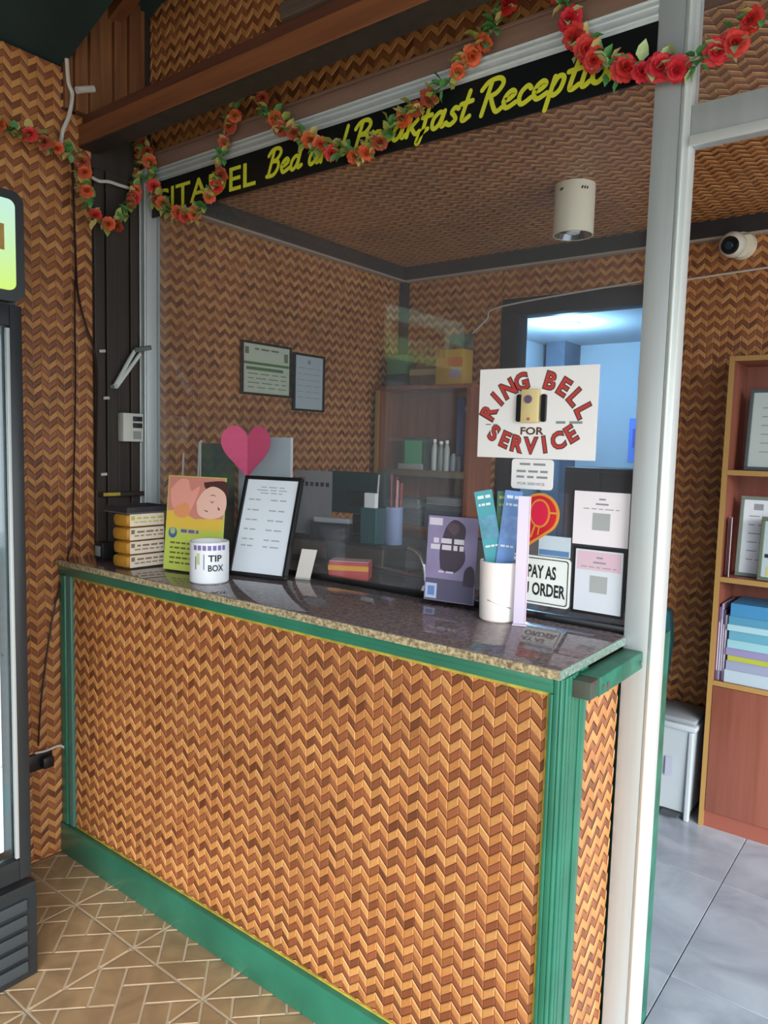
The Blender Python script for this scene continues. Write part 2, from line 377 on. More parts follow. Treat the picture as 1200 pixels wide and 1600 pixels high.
# ------------------------------------------------------------------ structure: floors
YG = 0.37                                  # plane of the shop front
floor = struct(MB().box((-0.2, -7.0, -0.12), (9.0, 0.40, -0.006)), 'floor', GROUT)
TS = 0.327
def clip_poly(poly, a, b, c):              # keep a*x+b*y<=c
    out = []
    for i in range(len(poly)):
        p, q = poly[i], poly[(i + 1) % len(poly)]; dp = a * p[0] + b * p[1] - c; dq = a * q[0] + b * q[1] - c
        if dp <= 0: out.append(p)
        if dp * dq < 0:
            t = dp / (dp - dq); out.append((p[0] + (q[0] - p[0]) * t, p[1] + (q[1] - p[1]) * t))
    return out
def tile_mesh():
    """a square tile whose face is embossed with diagonal herringbone bricks"""
    mb = MB(); h = TS / 2 - 0.0018; mb.cur = 0; mb.box((-h, -h, -0.012), (h, h, -0.0022)); w = 0.074; mb.cur = 1; c45 = math.sqrt(0.5)
    for i in range(-9, 10):
        for j in range(-9, 10):
            for kind in (0, 1):            # herringbone: H brick at (i*?,...)
                a = (i + 2 * 0) ; x0 = (i + j * 2) ; y0 = (i - j * 2)
                if kind == 0: r = (x0, y0, x0 + 2, y0 + 1)
                else: r = (x0 + 0, y0 + 1, x0 + 1, y0 + 3)
                g = 0.045; P = [(r[0] + g, r[1] + g), (r[2] - g, r[1] + g), (r[2] - g, r[3] - g), (r[0] + g, r[3] - g)]
                P = [((x - y) * w * c45, (x + y) * w * c45) for x, y in P]
                for q in ((1, 0, h - 0.003), (-1, 0, h - 0.003), (0, 1, h - 0.003), (0, -1, h - 0.003)):
                    if P: P = clip_poly(P, *q)
                if len(P) >= 3:
                    ar = abs(sum(P[k][0] * P[(k + 1) % len(P)][1] - P[(k + 1) % len(P)][0] * P[k][1] for k in range(len(P)))) / 2
                    if ar < 6e-5: continue
                    cx = sum(p[0] for p in P) / len(P); cy = sum(p[1] for p in P) / len(P)
                    n = len(P); top = [(cx + (p[0] - cx) * 0.96, cy + (p[1] - cy) * 0.96, 0.0) for p in P]
                    mb.add([(p[0], p[1], -0.0022) for p in P] + top, [tuple(range(n, 2 * n))] + [(k, (k + 1) % n, n + (k + 1) % n, n + k) for k in range(n)])
    return mb
t0 = tile_mesh().build('floor_tile', [GROUT, STONE], floor); first = True
for i in range(-2, 7):
    for j in range(-7, 2):
        x = 0.668 + TS * (i + 0.5) ; y = -0.148 + TS * (j + 0.5)
        if x < 0.10 or y > 0.1: continue
        o = t0 if first else t0.copy()
        if not first: COL.objects.link(o)
        o.parent = floor; o.location = (x, y, 0); o.rotation_euler = (0, 0, math.pi / 2 * ((i + j) % 2)); first = False
# edge tiles against the wall, cut to width
for j in range(-7, 1):
    e = MB().box((0.003, -0.148 + TS * j + 0.002, -0.012), (0.012, -0.148 + TS * (j + 1) - 0.002, -0.001)).build('floor_tile', STONE, floor)
floor_in = struct(MB().box((-0.1, 0.40, -0.12), (5.0, 4.9, -0.004)), 'floor_inner', GROUTG)
mt = MB().box((-0.2985, -0.2985, -0.004), (0.2985, 0.2985, 0.0), 0.001).build('marble_tile', MARBLE, floor_in); first = True
for i in range(-3, 5):
    for j in range(0, 4):
        x = 1.972 + 0.6 * (i + 0.5); y = 0.79 + 0.6 * (j - 0.5)
        if x < 0.0 or y - 0.3 < -0.2: continue
        o = mt if first else mt.copy()
        if not first: COL.objects.link(o)
        o.parent = floor_in; o.location = (x, y + 0.0, 0); first = False

# ------------------------------------------------------------------ structure: walls
YB = 2.03; ZC = 2.52
wl = struct(MB().box((-0.12, -3.0, 0.0), (-0.006, 0.14, 2.80)), 'wall_left', BACK)
frX = lambda x: (lambda u, v, h=0.0: (x + h, u, v))
weave(wl, [(-0.9, 0.0, 0.14, 2.80)], frX(-0.006), singles=300, pick=lambda x, y: x < 160 and y > 250)
wi = struct(MB().box((-0.12, 0.14, 0.0), (-0.006, YB + 0.1, ZC)), 'wall_inner_left', BACK)
weave(wi, [(0.41, 0.95, YB, ZC - 0.06)], frX(-0.006))
wb = struct(MB().box((-0.12, YB, 0), (0.63, YB + 0.1, ZC)).box((0.63, YB, 2.29), (1.48, YB + 0.1, ZC)).box((1.48, YB, 0), (5.0, YB + 0.1, ZC)), 'wall_back', BACK)
weave(wb, [(0.0, 0.95, 0.628, ZC - 0.06), (0.63, 2.29, 1.478, ZC - 0.06), (1.48, 0.0, 2.7, ZC - 0.06)], lambda u, v, h=0.0: (u, YB - h, v))
ceil = struct(MB().box((-0.12, 0.41, ZC), (5.0, YB + 0.1, ZC + 0.06)), 'ceiling', BACK)
weave(ceil, [(0.0, 0.42, 2.7, YB)], lambda u, v, h=0.0: (u, v, ZC - h), pu=0.05, pv=0.042)
gable = struct(MB().box((-0.10, 0.385, 2.60), (3.6, 0.43, 4.4)), 'wall_gable', BACK)
weave(gable, [(0.0, 2.60, 2.2, 3.55)], lambda u, v, h=0.0: (u, 0.385 - h, v))
# right side of the inner room: wall with a large opening, so daylight reaches the room
struct(MB().box((4.4, YB - 0.3, 0), (4.5, YB, ZC)).box((4.4, 0.43, 2.3), (4.5, YB, ZC)), 'wall_right', mat('cream_plaster', 'c9bda8', 0.8))
# dark cornice with a pale bead under it, corner batten
tr = struct(MB().box((0.004, 0.42, 2.445), (0.035, YB - 0.035, ZC)), 'trim_1', CORN)
MB().box((0.004, 0.42, 2.435), (0.039, YB - 0.04, 2.445)).build('bead', mat('pale_bead', 'a89a8c', 0.5), tr)
tr = struct(MB().box((0.004, YB - 0.035, 2.445), (4.4, YB - 0.004, ZC)), 'trim_2', CORN)
MB().box((0.04, YB - 0.040, 2.435), (4.4, YB - 0.004, 2.445)).build('bead', MATS['pale_bead'], tr)
struct(MB().box((0.002, YB - 0.045, 0.9), (0.045, YB - 0.002, 2.434), 0.004), 'trim_3', CORN)

# upper timber on the left: boards on the wall, roof soffits, rafter, beam
bd = struct(MB().box((-0.10, 0.03, 2.66), (-0.004, 0.40, 3.6)), 'wall_upper_left', DARKW)
yy = 0.035
for k, w in enumerate((0.035, 0.05, 0.04, 0.06, 0.055, 0.05, 0.03)):
    MB().box((-0.004, yy, 2.665), (0.012 + 0.010 * (k % 3), yy + w - 0.004, 3.12), 0.003).build('board', BROWNV, bd); yy += w
RS = 0.38
def slope_box(x0, x1, y0, y1, zb, th):
    mb = MB(); z0, z1 = zb + RS * x0, zb + RS * x1
    return mb.add([(x0, y0, z0), (x1, y0, z1), (x1, y1, z1), (x0, y1, z0), (x0, y0, z0 + th), (x1, y0, z1 + th), (x1, y1, z1 + th), (x0, y1, z0 + th)],
                  [(0, 3, 2, 1), (4, 5, 6, 7), (0, 1, 5, 4), (1, 2, 6, 5), (2, 3, 7, 6), (3, 0, 4, 7)])
struct(slope_box(-0.3, 2.4, -3.2, 0.045, 2.815, 0.10), 'ceiling_porch', SOFF)
struct(slope_box(-0.3, 2.4, 0.045, 0.42, 3.11, 0.06), 'ceiling_upper', SOFF)
struct(MB().add([(2.4, -3.2, 3.73), (5.2, -3.2, 2.70), (5.2, 0.42, 2.70), (2.4, 0.42, 3.73), (2.4, -3.2, 3.83), (5.2, -3.2, 2.80), (5.2, 0.42, 2.80), (2.4, 0.42, 3.83)], [(0, 3, 2, 1), (4, 5, 6, 7), (0, 1, 5, 4), (1, 2, 6, 5), (2, 3, 7, 6), (3, 0, 4, 7)]), 'ceiling_sun_blocker', SOFF)  # unseen roof slope, added to keep the sun off the upper and left parts
struct(MB().box((-0.12, -3.2, 0), (1.3, -3.05, 2.8)), 'wall_sky_blocker', BACK)  # wall added out of view so the left side gets less sky light
struct(MB().box((-0.2, -3.35, 2.30), (5.2, -3.21, 3.9)), 'trim_sky_blocker', DARKW)  # added out-of-view board across the porch front, cuts sky light on the gable
struct(slope_box(-0.3, 2.4, 0.030, 0.0449, 2.916, 0.25), 'trim_leak_blocker', SOFF)  # added strip closing the roof gap where sky light leaked onto the gable
struct(slope_box(-0.05, 2.4, 0.20, 0.25, 3.02, 0.09), 'trim_4', BROWN)
beam = struct(MB().box((-0.003, 0.090, 2.556), (3.6, 0.145, 2.625), 0.004), 'trim_5', BROWN)
MB().box((-0.003, 0.104, 2.625), (3.6, 0.145, 2.664), 0.004).build('upper_moulding', mat('beam_moulding', '5d3526', 0.55, var=0.2, scale=5, stretch=(0.5, 8, 8)), beam)
MB().box((-0.003, 0.091, 2.550), (3.6, 0.165, 2.5558)).build('underside_shade', DARKW, beam)  # dark board added to give the beam's underside its shade as colour
MB().box((-0.003, 0.145, 2.556), (3.6, 0.165, 2.61)).build('back_batten', DARKW, beam)
for z in (2.85, 2.915):
    struct(MB().box((0.75, 0.330, z), (2.4, 0.378, z + 0.05), 0.004), 'trim_6', GREYW)

# dark stained jamb between the woven wall and the glass (on the left wall)
jb = struct(MB().box((-0.10, 0.14, 0.0), (-0.004, 0.41, 2.66)), 'wall_jamb', DARKW)
yy = 0.142
for k, w in enumerate((0.045, 0.05, 0.05, 0.038)):
    MB().box((-0.004, yy, 1.10), (0.006 + 0.006 * (k % 2), yy + w - 0.003, 2.50), 0.003).build('board', DARKW, jb); yy += w

# ------------------------------------------------------------------ shop front: aluminium frame and glass
al = Thing('aluminium_frame', None, None, (1.93, YG, 0), kind='structure'); al.e.name = 'window_1'
def post(x0, x1, y0, y1, z0, z1, name, grooves=2):
    o = al.box(name, (x0, y0, z0), (x1, y1, z1), ALU, 0.002)
    return o
post(0.002, 0.050, 0.330, 0.39, 1.112, 2.545, 'post')
al.box('post_rib', (0.008, 0.325, 1.112), (0.014, 0.3299, 2.49), ALU2, 0.001); al.box('post_rib', (0.038, 0.325, 1.112), (0.044, 0.3299, 2.49), ALU2, 0.001)
post(1.930, 1.988, 0.35, 0.41, 0.001, 2.80, 'post')
al.box('jamb_channel', (1.9885, 0.352, 0.001), (2.012, 0.400, 2.80), ALU2, 0.002)
al.box('jamb_rib', (1.995, 0.346, 0.001), (2.000, 0.3519, 2.80), ALU2, 0.001)
al.box('top_rail', (0.05, 0.352, 2.492), (1.9299, 0.395, 2.542), ALU, 0.002)
for z in (2.500, 2.520, 2.534): al.box('rail_rib', (0.05, 0.347, z), (1.9299, 0.3519, z + 0.006), ALU2, 0.001)
al.box('transom', (2.0125, 0.352, 2.212), (3.6, 0.40, 2.292), ALU, 0.002)
al.box('transom_lip', (2.0125, 0.346, 2.204), (3.6, 0.3519, 2.226), ALU2, 0.001)
al.box('header', (2.0125, 0.352, 2.545), (3.6, 0.40, 2.60), ALU2, 0.002)
al.box('sill_track', (0.05, 0.362, 1.1005), (1.9299, 0.384, 1.118), mat('black_track', '15171a', 0.25), 0.001)
al.box('pane', (0.05, 0.374, 1.118), (1.30, 0.379, 2.492), GLASS)
al.box('pane', (1.30, 0.3742, 1.118), (1.93, 0.3792, 2.492), GLASS)
al.box('pane', (2.0125, 0.374, 2.292), (3.6, 0.379, 2.545), GLASS)
struct(MB().box((0.0, 0.350, 2.5425), (1.9299, 0.40, 2.590), 0.002).box((0.0, 0.344, 2.590), (1.9299, 0.40, 2.600), 0.002), 'trim_7', TAUPE)

# name board on the glass
sg = Thing('name_board', 'long black board with yellow lettering CITADEL Bed and Breakfast Reception', 'sign', (0.97, 0.36, 2.368))
sg.box('board', (0.052, 0.352, 2.368), (1.929, 0.3585, 2.4915), mat('sign_black', '101417', 0.35))
fs = frame((0, 0.352, 0), (1, 0, 0), (0, 0, 1), (0, -1, 0))
YEL = mat('sign_yellow', 'd6dc3a', 0.5)
mb = MB(); put_text(mb, 'CITADEL', fs, 0.066, 2.382, 0.625, 2.462, 0.0008, bold=0.012); sg.part(mb, 'block_lettering', YEL)
mb = MB(); script_text(mb, 'Bed and Breakfast Reception', fs, 0.675, 1.868, 2.396, 0.080, 0.0125, 0.0008); sg.part(mb, 'script_lettering', YEL)

# ------------------------------------------------------------------ counter
H = 1.10; LX = 1.93
ct = Thing('reception_counter', 'long reception counter with woven bamboo front and green painted frame', 'counter', (0.95, 0.3, 0))
body = ct.box('body', (0.003, 0.012, 0.0), (1.917, 0.345, 1.078), BACK)
ct.box('rear_body', (0.003, 0.42, 0.0), (1.972, 0.58, 1.078), GREENW, 0.002)
ct.box('base_board', (0.003, -0.012, 0.0), (1.936, 0.0118, 0.113), GREEN, 0.003)
ct.box('top_rail', (0.003, -0.004, 1.044), (1.9168, 0.0118, 1.0785), GREEN, 0.003)
ct.box('rail_bead', (0.003, -0.010, 1.062), (1.9168, -0.0042, 1.0785), GREEN, 0.002)
ct.box('left_stile', (0.003, -0.006, 0.1135), (0.040, 0.0118, 1.0435), GREEN, 0.003)
ct.box('left_stile_bead', (0.040, -0.002, 0.1135), (0.074, 0.0118, 1.0435), mat('green_stile_bead', '45756c', 0.3, coat=0.3), 0.003)
ct.box('right_stile', (1.908, -0.004, 0.1135), (1.9168, 0.0118, 1.0435), GREEN, 0.002)
# fluted corner post on the end of the counter
cp = ct.box('corner_post', (1.9172, -0.004, 0.1135), (1.930, 0.135, 1.0775), GREEN, 0.002)
for k, (y0, y1, d) in enumerate(((-0.004, 0.010, 0.006), (0.014, 0.026, 0.009), (0.030, 0.042, 0.009), (0.046, 0.058, 0.009), (0.062, 0.078, 0.006), (0.100, 0.135, 0.003))):
    ct.box('flute', (1.930, y0, 0.1135), (1.930 + d, y1, 1.0775), GREEN, 0.0025, sub=cp)
ct.box('end_panel', (1.9172, 0.1352, 0.0), (1.921, 0.3495, 1.0775), BACK)
ct.box('end_base', (1.9172, 0.0122, 0.0), (1.936, 0.1348, 0.113), GREEN, 0.002)
weave(ct.e, [(0.074, 0.1135, 1.908, 1.0435)], lambda u, v, h=0.0: (u, 0.0118 - h, v), singles=300)
weave(ct.e, [(0.136, 0.0, 0.3495, 1.03)], lambda u, v, h=0.0: (1.921 + h, u, v), stuff_name='end_weave')
YGRN = mat('split_bamboo_edge', 'a89a3c', 0.55, var=0.25, scale=40)
ct.box('bamboo_edging', (0.0745, 0.0040, 1.035), (1.908, 0.0118, 1.0437), YGRN, 0.001)
ct.box('bamboo_edging', (1.900, 0.0040, 0.1135), (1.9079, 0.0118, 1.0347), YGRN, 0.001)
ct.box('bamboo_edging', (0.0745, 0.0040, 0.1137), (1.8999, 0.0118, 0.119), YGRN, 0.001)
ct.box('bamboo_edging', (1.921, 0.1355, 0.0), (1.9275, 0.147, 1.03), YGRN, 0.001)
# ledge rail on the end, with a raw broken end
lg = ct.box('end_ledge', (1.9305, 0.085, 1.030), (1.980, 0.348, 1.072), GREENW, 0.004)
ct.box('ledge_cap', (1.9302, 0.040, 1.032), (1.978, 0.0848, 1.070), mat('bare_wood_end', '4a4038', 0.7, hex2='2f5f52', scale=25), 0.003, sub=lg)
for y in (0.10, 0.125, 0.33):
    o = MB().tube([(1.980, y, 1.048), (1.983, y, 1.048)], 0.006, 8); ct.part(o, 'nail_head', CHROME, lg)
top = Thing('granite_countertop', 'polished dark speckled granite countertop on the reception counter', 'countertop', (0.97, 0.3, 1.0785))
top.box('slab', (0.004, -0.016, 1.079), (1.934, 0.60, H), GRANITE, 0.002)
ed = mat('granite_edge', '6b5f4a', 0.4, hex2='c9bd97', scale=140)
top.box('front_edge', (0.004, -0.0185, 1.0795), (1.9335, -0.0161, 1.0985), ed)
top.box('end_edge', (1.9341, -0.0155, 1.0795), (1.9365, 0.348, 1.0985), mat('granite_end_edge', '5c7a72', 0.3, hex2='9fb3a8', scale=120))

# ------------------------------------------------------------------ refrigerator (glass-door cooler) against the left wall
fr = Thing('display_refrigerator', 'black upright display refrigerator with lit header panel and glass door', 'refrigerator', (0.30, -0.73, 0))
FY0, FY1 = -1.06, -0.395
FB = mat('fridge_black', '262b2f', 0.35, var=0.1, scale=4)
FI = mat('fridge_liner', 'd5e3e6', 0.5)
fr.part(MB().box((0.02, FY0, 0.0), (0.06, FY1, 2.12)).box((0.06, FY0, 0.28), (0.50, FY0 + 0.03, 1.90)).box((0.06, FY1 - 0.03, 0.28), (0.50, FY1, 1.90)).box((0.06, FY0, 0.0), (0.52, FY1, 0.29)).box((0.06, FY0, 1.88), (0.515, FY1, 2.12)), 'cabinet', FB)
fr.box('liner', (0.061, FY0 + 0.031, 0.291), (0.075, FY1 - 0.031, 1.879), FI)
for z in (0.60, 0.92, 1.24, 1.56):
    fr.box('shelf', (0.076, FY0 + 0.032, z), (0.46, FY1 - 0.032, z + 0.008), mat('wire_shelf', 'b8c4c8', 0.4))
fr.box('interior_lamp', (0.44, FY1 - 0.055, 0.35), (0.46, FY1 - 0.032, 1.83), mat('cooler_tube', 'dff5ff', 0.4, emit=0.9), 0.003)
dr = fr.part(MB().box((0.52, FY1 - 0.034, 0.305), (0.555, FY1 - 0.001, 1.875), 0.004).box((0.52, FY0, 0.305), (0.555, FY0 + 0.06, 1.875), 0.004).box((0.52, FY0 + 0.06, 0.305), (0.555, FY1 - 0.034, 0.365), 0.003).box((0.52, FY0 + 0.06, 1.82), (0.555, FY1 - 0.034, 1.875), 0.003), 'door_frame', FB, smooth=True)
fr.box('door_bead', (0.545, FY1 - 0.044, 0.37), (0.556, FY1 - 0.0345, 1.815), ALU, 0.001, sub=dr)
fr.box('door_glass', (0.535, FY0 + 0.06, 0.365), (0.541, FY1 - 0.044, 1.82), glass_mat('cooler_glass', (0.9, 0.96, 0.97, 1), 2.2, 0.06), sub=dr)
hd = fr.part(MB().prism(rrect(FY0 - 0.002, 1.885, FY1 + 0.010, 2.165, 0.03), frame((0, 0, 0), (0, 1, 0), (0, 0, 1), (1, 0, 0)), 0.5155, 0.55), 'header_frame', FB, smooth=False)
GRAD = bpy.data.materials.new('lit_header_print'); GRAD.use_nodes = True
N = GRAD.node_tree.nodes; Lk = GRAD.node_tree.links; b = N['Principled BSDF']
tc = N.new('ShaderNodeTexCoord'); sp = N.new('ShaderNodeSeparateXYZ'); rp = N.new('ShaderNodeValToRGB'); mr = N.new('ShaderNodeMapRange')
mr.inputs[1].default_value = 1.92; mr.inputs[2].default_value = 2.12; e = rp.color_ramp.elements; e[0].color = lin('bfe070'); e[1].color = lin('b4dccb')
Lk.new(tc.outputs['Object'], sp.inputs[0]); Lk.new(sp.outputs[2], mr.inputs[0]); Lk.new(mr.outputs[0], rp.inputs[0]); Lk.new(rp.outputs[0], b.inputs['Base Color']); Lk.new(rp.outputs[0], b.inputs['Emission Color']); b.inputs['Emission Strength'].default_value = 0.28
fr.part(MB().prism(rrect(FY0 + 0.025, 1.912, FY1 - 0.016, 2.14, 0.018), frame((0, 0, 0), (0, 1, 0), (0, 0, 1), (1, 0, 0)), 0.550, 0.557), 'header_panel', GRAD, hd)
fr.part(MB().flat(rect(FY0 + 0.2, 2.010, FY1 - 0.045, 2.075), frame((0, 0, 0), (0, 1, 0), (0, 0, 1), (1, 0, 0)), 0.5578), 'header_print', mat('header_print_brown', '9a7a3e', 0.6, var=0.2, scale=30), hd)
fh = frame((0, 0, 0), (0, 1, 0), (0, 0, 1), (1, 0, 0)); mb = MB()
for k in range(7): mb.flat([(FY0 + 0.19 + 0.042 * k, 1.955), (FY0 + 0.205 + 0.042 * k, 2.085), (FY0 + 0.225 + 0.042 * k, 2.085), (FY0 + 0.212 + 0.042 * k, 1.955)], fh, 0.5583)
fr.part(mb, 'header_red_marks', mat('header_red', 'a03a2c', 0.6), hd); fr.part(MB().flat(rect(FY0 + 0.035, 1.925, FY0 + 0.16, 2.03), fh, 0.5583), 'header_yellow_block', mat('header_yellow', 'd0a03a', 0.6), hd)
gr = fr.box('grille_panel', (0.52, FY0, 0.004), (0.557, FY1 + 0.012, 0.285), FB, 0.006)
for k in range(5):
    z = 0.030 + 0.046 * k
    fr.box('grille_slat', (0.557, FY0 + 0.03, z), (0.566, FY1 - 0.02, z + 0.032), mat('grille_grey', '3c4449', 0.4), 0.003, sub=gr)

# ------------------------------------------------------------------ signs and papers stuck on the glass
fg = frame((0, YG, 0), (1, 0, 0), (0, 0, 1), (0, -1, 0))     # u = x, v = z, h towards the viewer
def sticker(name, label, cat, poly, m, th=0.0035, base=-0.0035):
    u = sum(p[0] for p in poly) / len(poly); v = min(p[1] for p in poly)
    t = Thing(name, label, cat, (u, YG, v)); t.part(MB().prism(poly, fg, base, base + th), 'sheet', m); return t
rb = sticker('ring_bell_sign', 'white RING BELL FOR SERVICE sign with red arched lettering on the glass', 'sign', rect(1.497, 1.513, 1.828, 1.746), WHITE)
RED = mat('sign_red', 'c2413f', 0.6); OUTL = mat('sign_outline', '5d4038', 0.6)
def arc_text(t, s, cx, cz, rad, a0, a1, size, up=1):
    m1 = MB(); m2 = MB(); n = len(s)
    for i, ch in enumerate(s):
        if ch == ' ': continue
        a = math.radians(a0 + (a1 - a0) * i / (n - 1))
        for mb, off, h in ((m2, 0.070, 0.0004), (m1, 0.018, 0.0008)):
            vs, fcs = text_geo(ch, bold=off); xs = [p[0] for p in vs]; mid = (min(xs) + max(xs)) / 2
            d = np.array((math.sin(a), math.cos(a) * up)); tx = np.array((math.cos(a), -math.sin(a) * up)); o = np.array((cx, cz)) + d * rad
            upv = d * up
            pts = [o + tx * ((x - mid) * size) + upv * ((y - 0.35) * size * 1.05) for x, y in vs]
            mb.add([fg(p[0], p[1], h) for p in pts], fcs)
    t.part(m2, 'letter_outline', OUTL); t.part(m1, 'lettering', RED)
arc_text(rb, 'RING', 1.6615, 1.566, 0.150, -63, -63 + 126 * 3 / 8, 0.057); arc_text(rb, 'BELL', 1.6615, 1.566, 0.150, -63 + 126 * 5 / 8, 63, 0.057)
arc_text(rb, 'SERVICE', 1.655, 1.752, 0.205, -32, 32, 0.054, up=-1)
mb = MB(); put_text(mb, 'FOR', fg, 1.624, 1.574, 1.690, 1.594, 0.0006, bold=0.03); rb.part(mb, 'small_lettering', OUTL)
mb = MB(); greek(mb, fg, 1.722, 1.792, 1.606, 0.006, 0.0006, 2, 3); greek(mb, fg, 1.520, 1.556, 1.600, 0.003, 0.0006, 2, 4); rb.part(mb, 'fine_print', GREY)
bell = Thing('door_bell', 'cream push-button bell between two black brackets on the ring bell sign', 'bell', (1.654, 0.366, 1.603))
bell.box('case', (1.628, 0.356, 1.605), (1.678, 0.3695, 1.690), mat('cream_plastic', 'dfcf96', 0.45), 0.003)
bell.part(MB().prism(disc(1.650, 1.664, 0.0105), fg, 0.0142, 0.018), 'button', mat('purple_button', '6a5a7c', 0.4))
bell.part(MB().prism(disc(1.652, 1.614, 0.004, n=12), fg, 0.0142, 0.0155), 'indicator', mat('pink_dot', 'b06a66', 0.5))
for u in (1.6135, 1.683): bell.part(MB().prism(rrect(u, 1.607, u + 0.0125, 1.677, 0.005), fg, 0.0006, 0.010), 'bracket', BLACK)
nt = sticker('service_note', 'small white rounded note with four printed lines below the ring bell sign', 'note', rrect(1.603, 1.434, 1.720, 1.5115, 0.009), WHITE)
mb = MB(); put_text(mb, 'FOR SERVICE', fg, 1.622, 1.4445, 1.699, 1.4515, 0.0006, bold=0.01)
greek(mb, fg, 1.626, 1.699, 1.4985, 0.0055, 0.0006, 2, 5); greek(mb, fg, 1.618, 1.706, 1.480, 0.0055, 0.0006, 3, 6); greek(mb, fg, 1.618, 1.706, 1.4655, 0.0055, 0.0006, 3, 7)
nt.part(mb, 'lettering', GREY)
# red drop-shaped sticker with yellow outline
def drop(cx, cz, r, tipx, tipz, k=1.0):
    d = math.hypot(tipx - cx, tipz - cz); a = math.atan2(tipz - cz, tipx - cx); off = math.acos(min(0.99, r / d)); out = []
    for i in range(33):
        q = a + off + (2 * math.pi - 2 * off) * i / 32; out.append((cx + r * k * math.cos(q), cz + r * k * math.sin(q)))
    ex = tipx + (cx - tipx) * (1 - k) ; ez = tipz + (cz - tipz) * (1 - k)
    n = np.array((-(tipz - cz), tipx - cx)) / d * 0.010 * k
    return out + [(ex + n[0] * -1, ez - n[1]), (ex - (cx - ex) * 0.05, ez - (cz - ez) * 0.05), (ex + n[0], ez + n[1])]
tr_ = sticker('drop_sticker', 'red drop-shaped sticker with yellow outline on the glass', 'sticker', drop(1.690, 1.372, 0.054, 1.642, 1.284), mat('sticker_yellow', 'e09a3c', 0.5), base=0.0002)
tr_.part(MB().flat(drop(1.690, 1.372, 0.054, 1.642, 1.284, 0.88), fg, 0.0042), 'red_field', mat('sticker_red', 'd3202e', 0.5))
mb = MB()
for (a, b_, w) in (((1.680, 1.345), (1.668, 1.310), 0.005), ((1.692, 1.345), (1.688, 1.318), 0.004), ((1.716, 1.377), (1.742, 1.377), 0.005), ((1.667, 1.377), (1.640, 1.372), 0.005)):
    d = np.array(b_) - np.array(a); d = d / np.linalg.norm(d); n = np.array((-d[1], d[0])) * w / 2
    mb.flat([tuple(np.array(a) + n), tuple(np.array(a) - n), tuple(np.array(b_) - n), tuple(np.array(b_) + n)], fg, 0.0046)
mb.flat(disc(1.691, 1.374, 0.029, 0.037), fg, 0.0045); tr_.part(mb, 'line_work', MATS['sticker_yellow'])
tr_.part(MB().flat(disc(1.691, 1.374, 0.024, 0.032), fg, 0.0049), 'pink_centre', mat('sticker_pink', 'e8274f', 0.5))
# pay as you order
py_ = sticker('pay_sign', 'white PAY AS YOU ORDER sign with thin black border behind the acrylic strip', 'sign', rrect(1.598, 1.136, 1.780, 1.263, 0.010), mat('sign_white_green', 'e9f2ef', 0.5))
mb = MB(); 
for (p, q) in ((rrect(1.603, 1.141, 1.775, 1.258, 0.008), rrect(1.6055, 1.1435, 1.7725, 1.2555, 0.007)),):
    n = len(p); mb.add([fg(u, v, 0.0006) for u, v in p + q], [(i, (i + 1) % n, n + (i + 1) % n, n + i) for i in range(n)])
py_.part(mb, 'border', INK); mb = MB(); put_text(mb, 'PAY AS', fg, 1.662, 1.205, 1.742, 1.240, 0.0007, bold=0.03); py_.part(mb, 'lettering', INK); mb = MB(); put_text(mb, 'YOU ORDER', fg, 1.608, 1.160, 1.769, 1.194, 0.0007, bold=0.03)
py_.part(mb, 'lettering', INK)
def qr_sheet(name, label, u0, v0, u1, v1, m, top=None):
    t = sticker(name, label, 'notice', rect(u0, v0, u1, v1), m); cu = (u0 + u1) / 2
    t.part(MB().flat(rect(cu - 0.020, (v0 + v1) / 2 - 0.028, cu + 0.024, (v0 + v1) / 2 + 0.014), fg, 0.0006), 'printed_square', mat('pale_grey_print', 'a9b1b2', 0.7))
    mb = MB(); greek(mb, fg, cu - 0.006, cu + 0.010, v1 - 0.018, 0.004, 0.0006, 1, 1); greek(mb, fg, cu - 0.014, cu + 0.018, v1 - 0.030, 0.004, 0.0006, 1, 2); greek(mb, fg, cu - 0.045, cu + 0.045, v1 - 0.042, 0.002, 0.0006, 5, 9)
    t.part(mb, 'fine_print', GREY)
    if top: t.part(MB().flat(rect(u0 + 0.004, v1 - 0.050, u1 - 0.004, v1 - 0.004), fg, 0.0004), 'pink_header', top)
    return t
qr_sheet('notice_sheet', 'white paper notice with a grey square print, upper of two beside the post', 1.781, 1.306, 1.921, 1.438, mat('paper_lilac', 'efecf4', 0.7))
t = qr_sheet('notice_sheet', 'lilac paper notice with pink header, lower of two beside the post', 1.792, 1.140, 1.912, 1.294, mat('paper_blue', 'd9e3ee', 0.7), mat('paper_pink', 'dcc0d0', 0.7))
t.part(MB().prism(rect(1.784, 1.132, 1.918, 1.300), fg, -0.0040, -0.0034), 'black_mount', BLACK)
o = sticker('small_poster', 'small pale blue card showing above the pay sign', 'card', rect(1.690, 1.266, 1.776, 1.318), mat('card_sky', 'c4d6e2', 0.6))
o.part(MB().flat(rect(1.692, 1.268, 1.774, 1.282), fg, 0.0006), 'blue_band', mat('card_blue', '5a86b4', 0.6))

# ------------------------------------------------------------------ things standing on the countertop, outside
def upright(name, label, cat, loc, rotz, lean, group=None):
    return Thing(name, label, cat, loc, (-math.radians(lean), 0, math.radians(rotz)), group, local=True)
fl = frame((0, 0, 0), (1, 0, 0), (0, 0, 1), (0, -1, 0))
Z = H + 0.0008
